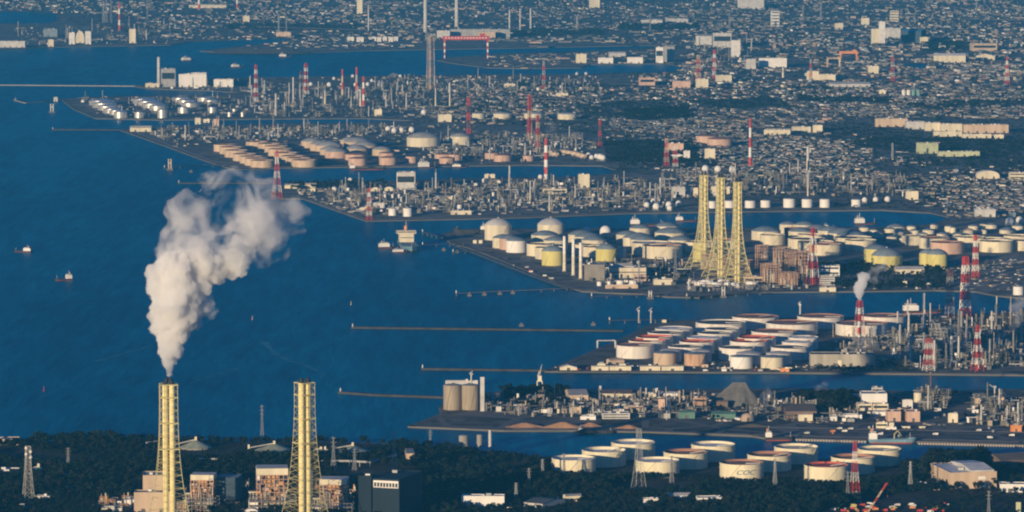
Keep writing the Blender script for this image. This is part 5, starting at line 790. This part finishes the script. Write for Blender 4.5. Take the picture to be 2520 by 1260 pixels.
FORB = [[(1260, 203), (1700, 218), (2100, 212), (2100, 222), (1260, 214)], [(1420, 256), (1640, 246), (1660, 274), (1600, 292), (1430, 288)], [(1860, 330), (2150, 312), (2300, 336), (2520, 344), (2520, 352), (2100, 346)], [(2200, 388), (2520, 380), (2520, 416), (2460, 416), (2300, 408)], [(1530, 355), (1680, 390), (1770, 392), (1760, 414), (1530, 410)], [(1520, 60), (1720, 60), (1720, 72), (1520, 76)], [(1260, 76), (1500, 72), (1500, 86), (1260, 92)], [(1960, 236), (2200, 240), (2200, 256), (1960, 250)], [(1700, 250), (1900, 240), (1950, 262), (1750, 268)], [(2230, 256), (2520, 244), (2520, 262), (2260, 270)], [(560, 60), (900, 62), (880, 76), (560, 74)], [(2280, 100), (2390, 104), (2380, 124), (2280, 128)], [(1740, 400), (1700, 350), (1480, 345), (1500, 400)], [(2110, 338), (2520, 345), (2520, 372), (2420, 395), (2100, 360)], [(1540, 270), (1700, 262), (1700, 292), (1540, 300)], [(0, 26), (150, 28), (150, 60), (0, 62)], [(1250, 296), (1500, 290), (1500, 330), (1250, 332)], [(2210, 155), (2330, 155), (2330, 166), (2210, 166)]]
rt = random.Random(21); spec = []
for poly, cnt, wr, hr, kind in TOWN:
    for i in range(int(cnt * 4)):
        q = rnd_in(poly, rt)
        if not on_land(q) or any(inside(q, f) for f in FORB) and rt.random() < .9: continue
        s = S(q[1]); p0 = G(*q); dn = .5 + .5 * noise.noise(Vector((p0.x * .0016, p0.y * .0009, 1.7))) + .25 * noise.noise(Vector((p0.x * .006, p0.y * .003, 4.2)))
        if rt.random() > dn * 1.7 - .33: continue
        u = rt.random() ** (2.6 if rt.random() < .8 else .7); w = (wr[0] + (wr[1] * 1.25 - wr[0]) * u) * s; h = (hr[0] * .8 + (hr[1] * .85 - hr[0] * .8) * rt.random() ** 2.4) * s; d = w * rt.uniform(.5, 1.1)
        h = min(h, w * 1.1) if rt.random() < .9 else h * 1.3; p = G(*q); r = max(w, d) * .36
        if not free(p, r * .8): continue
        take(p, r * .8); k = 'apartment_block' if h > w * .8 and h > 9 else 'warehouse' if w > 9 * s and w > 2.2 * h else 'house'
        ang = (sin(p.x * .0011 + 1) + cos(p.y * .0007)) * .45 + rt.uniform(-.12, .12)
        if rt.random() < .2: ang += pi / 2
        spec.append((w * h / s / s, k, p, w, d, h, ang, rt.choice(WALLS), rt.choice(ROOFS), q))
spec.sort(key=lambda z: -z[0]); cnt = {}; ST = MB()
def put(mb, c, w, d, h, ang, wm, rm, k, detail):
    if k == 'apartment_block':
        mb.box(c, (w, d, h), wm, ang, rm)
        if detail: mb.box((c[0], c[1], c[2] + h), (w * .3, d * .4, h * .12), wm, ang)
    elif k == 'warehouse': mb.gable(c, (w, d, h * .8), wm, rm, h * .22, ang, .3)
    else: mb.gable(c, (w, d, h * .65), wm, rm, h * .4, ang, .3)
for a, k, p, w, d, h, ang, (wm, wn), (rm, rn), q in spec:
    cnt[k] = cnt.get(k, 0) + 1
    if cnt[k] <= 300:
        b = MB(); put(b, (0, 0, 0), w, d, h, 0, wm, rm, k, True); big = w > 30 * S(q[1]) / 2
        kn = {'apartment_block': 'block', 'warehouse': 'shed', 'house': 'house'}[k]
        lab = ('wide ' if k != 'house' and w > 14 * S(q[1]) else '') + '%s %s with %s roof' % (wn, kn, rn)
        t = thing(k, lab, {'apartment_block': 'building', 'warehouse': 'warehouse', 'house': 'house'}[k], p, ang, {'apartment_block': 'blocks of the town', 'warehouse': 'long sheds of the town', 'house': 'houses of the town'}[k], q)
        b.build('body', t)
        if a > 40:
            g = MB(); g.box((0, -d / 2 - .12, h * .3), (w * .8, .3, h * .16), GLASS); g.build('window_band', t)
    else: put(ST, p, w, d, h, ang, wm, rm, k, False)
o = ST.build('distant_houses'); o['kind'] = 'stuff'; o['label'] = 'countless small pale houses and sheds spread over the far hazy town'; o['category'] = 'houses'
# ------------------------------------------------------------------ trees
def crown_pts(rr, n, h, r):
    """leaf clumps of one crown: centres, sizes and normals"""
    out = []; lobes = [(rr.uniform(-.5, .5) * r, rr.uniform(-.5, .5) * r, h * rr.uniform(.45, .85), r * rr.uniform(.45, .75)) for _ in range(6)]
    for i in range(n):
        x, y, z, q = lobes[i % len(lobes)]; a, b = rr.uniform(0, 2 * pi), math.acos(rr.uniform(-.6, 1)); k = q * rr.uniform(.7, 1.05)
        out.append((x + k * sin(b) * cos(a), y + k * sin(b) * sin(a), z + k * .8 * cos(b), rr.uniform(.16, .3) * r, rr.random() * 6, rr.random() * 3))
    return out
def leaf_arrays(pts):
    A = np.array(pts); n = len(A); c = A[:, :3]; sz = A[:, 3:4]; t, f = A[:, 4], A[:, 5]
    u = np.stack([np.cos(t), np.sin(t), .35 * np.sin(f * 2)], 1); w = np.stack([-np.sin(t) * np.cos(f), np.cos(t) * np.cos(f), np.sin(f)], 1)
    v = np.stack([c - u * sz - w * sz * .7, c + u * sz * .9 - w * sz, c + u * sz + w * sz * .8, c - u * sz * .8 + w * sz], 1)
    return v
rr = random.Random(77); CROWN = []
for k in range(8):
    h = 1.0; pts = crown_pts(rr, 80, h, .42); CROWN.append(leaf_arrays(pts))
def np_mesh(name, V, mats, mi=None):
    n = V.shape[0]; me = bpy.data.meshes.new(name); me.vertices.add(n * 4); me.vertices.foreach_set('co', V.reshape(-1).astype(np.float32)); me.loops.add(n * 4); me.polygons.add(n)
    me.loops.foreach_set('vertex_index', np.arange(n * 4, dtype=np.int32)); me.polygons.foreach_set('loop_start', np.arange(0, n * 4, 4, dtype=np.int32)); me.polygons.foreach_set('loop_total', np.full(n, 4, dtype=np.int32))
    for m in mats: me.materials.append(m)
    if mi is not None: me.polygons.foreach_set('material_index', mi.astype(np.int32))
    me.update(calc_edges=True); return me
def trunk_mesh(k):
    b = MB(); b.bar((0, 0, 0), (.0, 0, .5), .035, BARK, 6, .02)
    for i in range(3): a = i * 2.1 + k; b.bar((0, 0, .3 + .06 * i), (.2 * cos(a), .2 * sin(a), .58 + .05 * i), .015, BARK, 4, .007)
    return b.mesh('trunk')
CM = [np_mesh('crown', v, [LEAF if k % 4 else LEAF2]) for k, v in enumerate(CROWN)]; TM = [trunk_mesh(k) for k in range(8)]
WOODS = [([(1340, 1176), (2260, 1181), (2260, 1202), (1340, 1198)], 9, (7.5, 10.5), .85),  # polygon, spacing m, height range m, density keep
    ([(-100, 1094), (60, 1092), (300, 1088), (600, 1092), (800, 1092), (1000, 1099), (1190, 1116), (1310, 1127), (1390, 1140), (1340, 1185), (1480, 1190), (2000, 1196), (2300, 1185), (2330, 1215), (2130, 1240), (1900, 1290), (1000, 1320), (-100, 1320)], 11, (9, 15), .8),
    ([(2270, 1160), (2300, 1130), (2420, 1119), (2438, 1135), (2340, 1180), (2280, 1190)], 9, (18, 27), .97),
    ([(2220, 1137), (2300, 1137), (2290, 1190), (2220, 1190)], 12, (8, 12), .7),
    ([(2440, 1138), (2600, 1130), (2600, 1300), (2300, 1320), (2240, 1210)], 13, (8, 13), .5),
    ([(1960, 985), (2100, 975), (2110, 1005), (2060, 1020), (1980, 1005)], 9, (12, 20), .9), ([(1230, 967), (1400, 966), (1400, 1000), (1250, 1006)], 10, (9, 14), .8), ([(1640, 972), (2500, 972), (2500, 1040), (1650, 1035)], 20, (6, 10), .2),
    ([(1930, 660), (2330, 655), (2330, 715), (2070, 715)], 13, (8, 13), .6), ([(1600, 650), (1700, 655), (1700, 690), (1610, 690)], 14, (7, 10), .5), ([(2010, 898), (2240, 892), (2240, 918), (2000, 918)], 10, (8, 12), .7),
    ([(700, 450), (960, 450), (960, 462), (720, 470)], 16, (9, 14), .6)]
HZ = [(1150, 1165, 1240, 24), (1188, 1240, 1252, 14)]
rw = random.Random(9); tr = []
for poly, sp, hr, keep in WOODS:
    ys = [y for _, y in poly]; xs = [x for x, _ in poly]; y0, y1 = G(1260, max(ys)).y, G(1260, min(ys)).y; y = y0
    while y < y1:
        sx = y / FPX; x = (min(xs) - 1260) * sx * 1.02
        while x < (max(xs) - 1260) * sx * 1.02:
            px_, py_ = x + rw.uniform(-.45, .45) * sp, y + rw.uniform(-.45, .45) * sp; x += sp
            if rw.random() > keep: continue
            k = px_ / py_; v = Vector((px_, py_, LZ - HCAM)); zc = v.y * CP - v.z * SP; q = (1260 + FPX * px_ / zc, 630 - FPX * (v.y * SP + v.z * CP) / zc)
            if not inside(q, poly) or not free((px_, py_), 4): continue
            hk = .3 if 395 < q[0] < 960 and 1098 < q[1] < 1130 else 1.55 if 95 < q[0] < 330 and 1084 < q[1] < 1102 else 1
            if q[1] > 1080 and sin(px_ * .013 + 2 * sin(py_ * .006)) + sin(py_ * .011 + px_ * .004) > 1.6: continue
            tr.append((py_, px_, hk * rw.uniform(*hr) * (1 + .4 * sin(px_ * .009 + 1) * sin(py_ * .011)), rw.randrange(8), q))
        y += sp
tr.sort(key=lambda a: a[0]); vis = [a for a in tr if -5 < a[4][0] < 2525 and a[4][1] < 1262 and a[4][1] > 1080]; ind = set(id(a) for a in vis[:300])
V = []; MI = []
for a in tr:
    y, x, h, k, q = a
    if id(a) in ind:
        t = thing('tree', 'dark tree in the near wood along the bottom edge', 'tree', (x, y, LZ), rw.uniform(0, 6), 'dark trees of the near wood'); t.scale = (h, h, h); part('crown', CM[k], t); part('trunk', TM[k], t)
    else:
        an = rw.uniform(0, 6.28); c, s_ = cos(an), sin(an); v = CROWN[k][:: (1 if y < 8200 else 2)]; v = v * h; w = np.empty_like(v); w[..., 0] = v[..., 0] * c - v[..., 1] * s_ + x; w[..., 1] = v[..., 0] * s_ + v[..., 1] * c + y; w[..., 2] = v[..., 2] + LZ
        V.append(w.astype(np.float32)); MI.append(np.full(len(v), 0 if k % 4 else 1))
# far town and hill woods: bigger loose clumps
FARW = [([(0, 0), (2520, 0), (2520, 100), (1000, 100), (400, 95), (0, 28)], 5200, 2.6), ([(1500, 100), (2520, 95), (2520, 215), (1700, 215), (1500, 195)], 1800, 3), ([(1080, 225), (2520, 215), (2520, 440), (1500, 420), (1480, 330), (1020, 300)], 5200, 3.4), ([(1690, 425), (2520, 420), (2520, 545), (2340, 520), (1700, 500)], 1100, 3.6), ([(320, 318), (1480, 300), (1480, 400), (700, 410)], 500, 3), ([(600, 192), (1480, 190), (1480, 280), (700, 290)], 700, 2.6)] + [(f, 300, 3.2) for f in FORB[:13]] + [(f, 700, 4) for f in FORB[12:15]]
for poly, n, spx in FARW:
    for i in range(n):
        q = rnd_in(poly, rw); p = G(*q)
        if not on_land(q) or not free(p, 5): continue
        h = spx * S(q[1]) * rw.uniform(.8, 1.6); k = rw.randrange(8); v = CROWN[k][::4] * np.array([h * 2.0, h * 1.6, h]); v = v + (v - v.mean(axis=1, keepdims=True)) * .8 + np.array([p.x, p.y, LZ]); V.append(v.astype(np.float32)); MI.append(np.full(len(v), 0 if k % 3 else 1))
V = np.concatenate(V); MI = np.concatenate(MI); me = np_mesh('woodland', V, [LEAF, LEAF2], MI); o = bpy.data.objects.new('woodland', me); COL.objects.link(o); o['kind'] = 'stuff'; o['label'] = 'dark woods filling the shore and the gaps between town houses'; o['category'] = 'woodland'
print('trees', len(tr), 'leaf faces', len(MI), 'town', cnt)
# ------------------------------------------------------------------ smoke
def smoke(name, blobs, base_px, base_py, dens, label, seed=1, drift=.35, voxel=3.0, disp=(7, 14), noise_amt=0.0, noise_scale=.03, col=(.975, .977, .982), parent=None, top_fade=None):
    """blobs (x, y, radius) as seen, set at the distance of their chimney and carried off down wind with height"""
    rr = random.Random(seed); b0 = G(base_px, base_py); s = S(base_py); bm = MB(); me = None
    cen = []
    for x, y, r in blobs:
        z = HT(base_py, y); X = b0.x + (x - base_px) * s; Y = b0.y + drift * (X - b0.x) + rr.uniform(-.3, .3) * r * s; cen.append((X, Y, z + LZ, r * s))
        bm.ball((X - b0.x, Y - b0.y, z), r * s, CONC, 14, 9)
        for k in range(7):
            a, c = rr.uniform(0, 6.28), rr.uniform(-1, 1); q = r * s * .85; bm.ball((X - b0.x + q * math.sqrt(1 - c * c) * cos(a), Y - b0.y + q * math.sqrt(1 - c * c) * sin(a), z + q * c), r * s * rr.uniform(.3, .5), CONC, 10, 7)
    m = bpy.data.materials.new(name + '_vapour'); m.use_nodes = True; nt = m.node_tree; nt.nodes.remove(nt.nodes['Principled BSDF']); pv = nt.nodes.new('ShaderNodeVolumePrincipled'); nt.links.new(pv.outputs[0], nt.nodes['Material Output'].inputs['Volume'])
    pv.inputs['Color'].default_value = (*col, 1); pv.inputs['Anisotropy'].default_value = 0.0; pv.inputs['Density'].default_value = dens
    if noise_amt:
        tc = nt.nodes.new('ShaderNodeTexCoord'); nz = nt.nodes.new('ShaderNodeTexNoise'); nz.inputs['Scale'].default_value = noise_scale; nz.inputs['Detail'].default_value = 5; nz.inputs['Roughness'].default_value = .6; nz.inputs['Distortion'].default_value = .9
        nt.links.new(tc.outputs['Object'], nz.inputs['Vector']); mr = nt.nodes.new('ShaderNodeMapRange'); mr.inputs[1].default_value = noise_amt; mr.inputs[2].default_value = noise_amt + .17; mr.inputs[3].default_value = 0.0; mr.inputs[4].default_value = dens
        nt.links.new(nz.outputs['Fac'], mr.inputs[0]); nt.links.new(mr.outputs[0], pv.inputs['Density'])
    bm.mats = [m]; o = bm.build(name, None, b0)
    if parent is not None: o.parent = parent; o.location = (0, 0, 0)
    md = o.modifiers.new('remesh', 'REMESH'); md.mode = 'VOXEL'; md.voxel_size = voxel; md.use_smooth_shade = True
    for k, (st, sc) in enumerate([(disp[0], disp[1]), (disp[0] * .5, disp[1] * .45), (disp[0] * .28, disp[1] * .2)]):
        tx = bpy.data.textures.new(name + str(k), 'CLOUDS'); tx.noise_scale = sc; tx.noise_depth = 2; d = o.modifiers.new('billow%d' % k, 'DISPLACE'); d.texture = tx; d.strength = st; d.mid_level = .5; d.texture_coords = 'LOCAL'
    if parent is None: o['kind'] = 'stuff'; o['label'] = label; o['category'] = 'smoke'
    return o
PL = [(419, 922, 8), (421, 908, 10), (420, 894, 14), (419, 880, 20), (420, 866, 25), (424, 848, 31), (422, 828, 36), (428, 808, 42), (395, 806, 24), (440, 786, 46), (408, 776, 34), (462, 764, 44), (430, 750, 48), (478, 742, 38), (415, 728, 42), (455, 718, 50), (395, 700, 32), (440, 690, 50), (490, 700, 32), (425, 662, 42), (385, 675, 24), (462, 660, 44), (505, 650, 40), (440, 630, 34), (480, 622, 42), (530, 668, 34), (540, 630, 46), (575, 650, 34), (570, 606, 40), (515, 605, 36), (455, 606, 30), (600, 610, 34), (600, 580, 30)]
PLO = [q for q in PL if q[1] > 640]; PHI = [q for q in PL if q[1] <= 668]
pl = smoke('smoke_plume', PLO, 417, 1292, .17, 'big white smoke plume rising from the left yellow stack and drifting right', 3, .35, 2.0, (12, 16))
smoke('billow', PHI, 417, 1292, .065, '', 6, .35, 2.4, (18, 20), .4, .035, parent=pl)
WS = [(610, 570, 40), (640, 545, 40), (660, 590, 34), (625, 520, 42), (600, 490, 40), (575, 465, 36), (555, 450, 26), (540, 480, 24), (580, 440, 28), (620, 460, 34), (650, 480, 36), (680, 510, 38), (710, 530, 38), (730, 535, 30), (715, 560, 34), (690, 560, 34), (470, 500, 36), (440, 520, 34), (490, 510, 28), (455, 555, 34), (430, 590, 34), (500, 570, 34), (540, 560, 34), (480, 590, 36), (560, 530, 28), (520, 450, 26), (420, 620, 34), (545, 510, 24), (650, 640, 30), (690, 620, 26), (385, 715, 22), (510, 745, 22), (515, 770, 18)]
smoke('wisps', WS, 417, 1292, .06, '', 8, .35, 4.0, (14, 22), .455, .02, parent=pl)
SM = [(2115, 736, 6), (2114, 726, 9), (2114, 714, 13), (2118, 702, 14), (2122, 690, 13), (2110, 702, 10), (2130, 682, 10), (2118, 680, 9)]
st = smoke('steam_plume', SM, 2115, 838, .2, 'small white steam puff above the red and white stack by the large tank', 4, .3, 2.4, (6, 9)); smoke('wisps', [(2150, 670, 14), (2165, 655, 16), (2172, 640, 12), (2150, 690, 12), (2178, 655, 12)], 2115, 838, .04, '', 5, .3, 3, (6, 10), .45, .04, parent=st)
for i, (bx, by, bl, dn, lb) in enumerate([(1885, 1010, [(1885, 1000, 10), (1880, 985, 14), (1888, 970, 14), (1882, 975, 12)], .02, 'thin steam drifting right of the gravel cone'), (2012, 985, [(2010, 975, 8), (2018, 962, 11), (2012, 955, 9), (2030, 950, 12), (2000, 965, 8)], .02, 'thin steam above the dark tree mound'), (2120, 866, [(2100, 858, 14), (2125, 850, 18), (2140, 840, 14), (2115, 842, 14), (2155, 856, 12)], .014, 'low steam cloud drifting at the foot of the steaming stack'), (2330, 870, [(2330, 850, 20), (2350, 830, 22), (2340, 810, 18), (2365, 850, 18)], .008, 'faint steam haze inside the right refinery'), (2500, 810, [(2500, 800, 16), (2505, 780, 16), (2498, 760, 14), (2510, 745, 16)], .022, 'grey steam column at the right edge of the refinery'), (2195, 890, [(2195, 882, 10), (2205, 874, 12), (2190, 872, 8)], .02, 'small steam puff right of the long grey warehouse'), (1352, 340, [(1352, 325, 10), (1358, 312, 13), (1350, 300, 10)], .008, 'faint blue smoke behind the banded chimney'), (1690, 185, [(1688, 175, 9), (1694, 164, 10), (1684, 160, 8)], .008, 'pale smoke puff over the inland channel')]):
    smoke('steam_cloud', bl, bx, by, dn * 1.9, lb, 20 + i, .3, 3.0 if by > 400 else 5, (5, 9), .42, .045)
def pond(poly):
    pts = [G(x, y, LZ + .35) for x, y in poly]; tri = tessellate_polygon([[Vector((p.x, p.y, 0)) for p in pts]]); mb = MB()
    mb.add(pts, [t if (pts[t[1]] - pts[t[0]]).cross(pts[t[2]] - pts[t[0]]).z > 0 else t[::-1] for t in tri], bpy.data.materials['sea_water']); o = mb.build('water'); o['kind'] = 'structure'
pond([(-60, 28), (60, 29), (138, 33), (140, 50), (120, 57), (-60, 58)]); pond([(2205, 156), (2330, 158), (2400, 162), (2330, 167), (2205, 166)]); pond([(1186, 1152), (1240, 1149), (1290, 1151), (1285, 1158), (1200, 1159)])
# ------------------------------------------------------------------ parked vehicles, far roads
rv = random.Random(31)
def truck_meshes(col):
    c = MB(); c.box((-3.4, 0, .9), (2.0, 2.4, 2.2), col); c.box((-4.42, 0, 2.0), (.06, 2.0, .9), GLASS); k = MB(); k.box((1.2, 0, .9), (6.6, 2.5, 2.9), col); w = MB()
    for x in (-3.2, 0, 3.2):
        for y in (-1.1, 1.1): w.bar((x, y - .2, .5), (x, y + .2, .5), .5, BLACK, 8)
    return c.mesh('cab'), k.mesh('cargo_box'), w.mesh('wheels')
TR = {n: truck_meshes(m) for n, m in (('white', SWHITE), ('red', RED), ('orange', ORANGE), ('grey', LGREY), ('yellow', YTANK))}
def park(poly, n, cols, where):
    for i in range(n):
        q = rnd_in(poly, rv); p = G(*q)
        if not on_land(q) or not free(p, 4): continue
        take(p, 4); k = rv.choice(cols); t = thing('parked_truck', '%s truck %s' % (k, where), 'truck', p, rv.choice([0, .2, -.1, pi / 2, pi]), 'parked trucks', q)
        for nm, me in zip(('cab', 'cargo_box', 'wheels'), TR[k]): part(nm, me, t)
park([(2060, 1242), (2330, 1242), (2330, 1262), (2040, 1262)], 46, ['red', 'orange', 'red', 'white', 'yellow', 'grey'], 'parked in the bottom right yard'); park([(1900, 1048), (2500, 1056), (2500, 1080), (1950, 1072)], 16, ['white', 'white', 'grey', 'orange'], 'parked on the dark quay yard'); park([(1400, 903), (1990, 904), (1990, 915), (1400, 913)], 22, ['white', 'grey', 'white', 'red'], 'parked by the white tank quay')
park([(1110, 604), (1400, 690), (1360, 690), (1140, 612)], 8, ['white', 'grey', 'red'], 'parked on the middle peninsula shore'); park([(760, 494), (900, 536), (920, 520), (800, 490)], 8, ['white', 'grey'], 'parked on the second peninsula')
def road(pts, w, h, name='viaduct'):
    P = [G(x, y) for x, y in pts]; b = MB()
    for a, c in zip(P, P[1:]): d = c - a; q = (a + c) / 2; b.box((q.x, q.y, LZ + h), (d.length + w, w, 1.6 if h > 1 else .35), COPE, math.atan2(d.y, d.x), CONC)
    o = b.build('road'); o['kind'] = 'structure'
road([(1890, 90), (2000, 84), (2145, 86)], 30, 12); road([(1240, 250), (1470, 246), (1560, 236), (1700, 232)], 18, 9); road([(1500, 205), (1800, 222), (2520, 226)], 16, .4); road([(640, 70), (900, 78), (1040, 78)], 24, 8); road([(2000, 445), (2250, 440), (2360, 432)], 12, 7); road([(1700, 300), (2150, 288), (2520, 284)], 14, .4); road([(1560, 50), (1900, 58), (2300, 50), (2520, 54)], 30, 10); road([(1240, 104), (1560, 96), (1700, 92)], 20, .4)
road([(1120, 606), (1210, 640), (1300, 676), (1400, 712), (1470, 716)], 8, .4); road([(1380, 914.5), (1900, 916), (2500, 921)], 9, .4); road([(760, 492), (905, 541), (1300, 532), (1540, 522)], 9, .4); road([(1270, 1056), (1500, 1060), (1850, 1070), (2500, 1088)], 10, .4); road([(1900, 1052), (2200, 1058), (2520, 1064)], 9, .4); road([(330, 324), (430, 362), (520, 396), (590, 414), (840, 408)], 9, .4)
# ------------------------------------------------------------------ haze, sky, sun, camera
SUN_EL, SUN_AZ = rad(7.3), rad(31)              # the sun stands behind the camera and to its left
def haze():
    m = bpy.data.materials.new('haze'); m.use_nodes = True; nt = m.node_tree; nt.nodes.remove(nt.nodes['Principled BSDF']); v = nt.nodes.new('ShaderNodeVolumePrincipled')
    v.inputs['Color'].default_value = HAZE_COL; v.inputs['Density'].default_value = HAZE_D; v.inputs['Anisotropy'].default_value = 0.0
    nt.links.new(v.outputs[0], nt.nodes['Material Output'].inputs['Volume']); b = MB(); b.box((0, 26000, -2), (56000, 72000, 1017), m); b.add([], [], m)
    me = bpy.data.meshes.new('haze'); x, y0, y1, z0, z1 = 28000, -10000, 62000, -2.0, 1015.0
    me.from_pydata([(-x, y0, z0), (x, y0, z0), (x, y1, z0), (-x, y1, z0), (-x, y0, z1), (x, y0, z1), (x, y1, z1), (-x, y1, z1)], [], [(0, 3, 2, 1), (4, 5, 6, 7), (0, 1, 5, 4), (1, 2, 6, 5), (2, 3, 7, 6), (3, 0, 4, 7)])
    me.materials.append(m); o = bpy.data.objects.new('haze', me); COL.objects.link(o); o['kind'] = 'stuff'; o['label'] = 'thin blue evening haze lying over the whole bay'; o['category'] = 'haze'
HAZE_COL = (.055, .388, .725, 1); HAZE_D = 2.4e-5
haze()
w = bpy.data.worlds.new('World'); SC.world = w; w.use_nodes = True; nt = w.node_tree; bg = nt.nodes['Background']; sk = nt.nodes.new('ShaderNodeTexSky'); sk.sky_type = 'NISHITA'; sk.sun_disc = False; sk.sun_elevation = SUN_EL; sk.sun_rotation = pi + SUN_AZ
sk.air_density = 1.0; sk.dust_density = .6; sk.ozone_density = 8.0
nt.links.new(sk.outputs[0], bg.inputs[0]); bg.inputs[1].default_value = .105
L = bpy.data.lights.new('sun', 'SUN'); L.energy = 5.0; L.angle = rad(.5); L.color = (1.0, .76, .47); lo = bpy.data.objects.new('sun', L); COL.objects.link(lo)
sd = Vector((-sin(SUN_AZ) * cos(SUN_EL), -cos(SUN_AZ) * cos(SUN_EL), sin(SUN_EL))); lo.rotation_euler = sd.to_track_quat('Z', 'Y').to_euler(); lo.location = sd * 900 + Vector((0, 0, 1000))
cd = bpy.data.cameras.new('camera'); co = bpy.data.objects.new('camera', cd); COL.objects.link(co); co.location = (0, 0, HCAM); co.rotation_euler = (pi / 2 - PITCH, 0, 0); cd.sensor_width = 36; cd.lens = 18 / tan(rad(6.35)); cd.clip_start = 5; cd.clip_end = 200000; SC.camera = co
vs = SC.view_settings; vs.view_transform = 'Standard'; vs.look = 'None'; vs.exposure = 0.32; vs.gamma = 1.0
cy = SC.cycles; cy.use_denoising = True; cy.denoiser = 'OPENIMAGEDENOISE'; cy.max_bounces = 18; cy.volume_bounces = 14; cy.diffuse_bounces = 3; cy.glossy_bounces = 2; cy.transparent_max_bounces = 8; cy.volume_step_rate = .25; cy.volume_max_steps = 512; cy.sample_clamp_indirect = 6; cy.filter_width = 2.1
# ------------------------------------------------------------------ labels that single each thing out
MARKS = [(417, 1150, 'the smoking yellow stack'), (751, 1150, 'the smokeless yellow stack'), (1412, 1140, 'the leftmost cream tank'), (1825, 1150, 'the lettered cream tank'), (2164, 1115, 'the farthest right cream tank'), (1135, 985, 'the twin concrete silos'), (1803, 975, 'the gravel cone'), (2152, 985, 'the huge white block'), (2395, 1182, 'the tan factory'), (2195, 1085, 'the moored coaster'), (1563, 860, 'the front white tank'), (2121, 800, 'the largest white tank'), (2375, 700, 'the tall striped tower'), (2285, 870, 'the short striped tower'), (2405, 860, 'the striped flare tower'), (2074, 888, 'the long grey warehouse'), (1411, 640, 'the white chimneys'), (1290, 560, 'the two tall gas tanks'), (1772, 560, 'the yellow lattice-legged stacks'), (1925, 650, 'the brown boiler plants'), (2306, 640, 'the bright yellow tank'), (1006, 605, 'the docked tanker'), (682, 430, 'the tip lattice tower'), (1344, 400, 'the banded chimney'), (1846, 360, 'the slim inland chimney'), (650, 375, 'the tan tanks'), (1042, 345, 'the ribbed cream tank'), (1303, 290, 'the red lattice stack'), (1180, 450, 'the second peninsula channel'), (985, 515, 'the white cylinder pair'), (350, 262, 'the silver tanks'), (470, 200, 'the white island hall'), (895, 230, 'the bright far chimney'), (630, 210, 'the leftmost far striped stack'), (1060, 160, 'the lattice chimney'), (1147, 110, 'the red gantry'), (2330, 312, 'the staggered sheds'), (2287, 365, 'the yellow-green block'), (2171, 85, 'the slim white tower'), (2088, 138, 'the orange gantry'), (2240, 230, 'the row of four silos'), (1086, 30, 'the two far grey chimneys'), (1780, 100, 'the grey silo plant'), (1900, 155, 'the wide white hall'), (2478, 175, 'the right inland mast'), (1770, 345, 'the pink drum pair'), (1988, 400, 'the stepped cream tower'), (2245, 483, 'the cream box tank'), (2430, 430, 'the vaulted market hall'), (1545, 148, 'the white spit halls'), (1280, 50, 'the three grey chimneys'), (197, 95, 'the far white silos'), (2200, 40, 'the tall far block'), (1908, 47, 'the far white tower'), (910, 97, 'the white cube stores'), (1677, 209, 'the pink-walled slab'), (537, 16, 'the long far shed'), (1462, 8, 'the far pale tower'), (1848, 10, 'the far grey hall'), (700, 60, 'the far twin pylons'), (1476, 330, 'the dark red mast'), (2028, 318, 'the inland cream cube'), (1660, 52, 'the far long sheds'), (2425, 140, 'the gabled white halls')]
ORD = ['first', 'second', 'third', 'fourth', 'fifth', 'sixth', 'seventh', 'eighth', 'ninth', 'tenth', 'eleventh', 'twelfth', 'thirteenth', 'fourteenth', 'fifteenth', 'sixteenth', 'seventeenth', 'eighteenth', 'nineteenth', 'twentieth']
from collections import defaultdict
by = defaultdict(list)
for th in THINGS: by[th[1]].append(th)
seen = defaultdict(list)
for lab, ts in by.items():
    if len(ts) == 1: seen[lab].append(ts[0]); continue
    if len(ts) <= 12:
        ts.sort(key=lambda t: t[2])
        for i, t in enumerate(ts): seen['%s, %s from left' % (lab, 'leftmost' if i == 0 else ORD[i]) if i else lab + ', leftmost one'].append(t)
        continue
    for t in ts:
        best = min((m for m in MARKS if math.hypot((m[0] - t[2]), (m[1] - t[3]) * 1.6) > 12), key=lambda m: math.hypot(m[0] - t[2], (m[1] - t[3]) * 2.2)); dx, dy = t[2] - best[0], t[3] - best[1]
        rel = ('behind' if dy < 0 else 'in front of') if abs(dx) < abs(dy) * 1.6 else ('left of' if dx < 0 else 'right of')
        seen['%s %s %s' % (lab, rel, best[2])].append(t)
for lab, ts in seen.items():
    if len(ts) > 1:
        ts.sort(key=lambda t: t[2])
        for i, t in enumerate(ts): t[0]['label'] = '%s, %s from left' % (lab, ORD[i] if i < 20 else 'number %d' % (i + 1)) if i else lab + ', leftmost'
    else: ts[0][0]['label'] = lab
import collections
print([o[0]['label'] for o in THINGS if not 4 <= len(o[0]['label'].replace('-', ' ').split()) <= 16][:12]); print('max dup', max(len(v) for v in seen.values()), 'longest', max(len(o[0]['label'].split()) for o in THINGS))
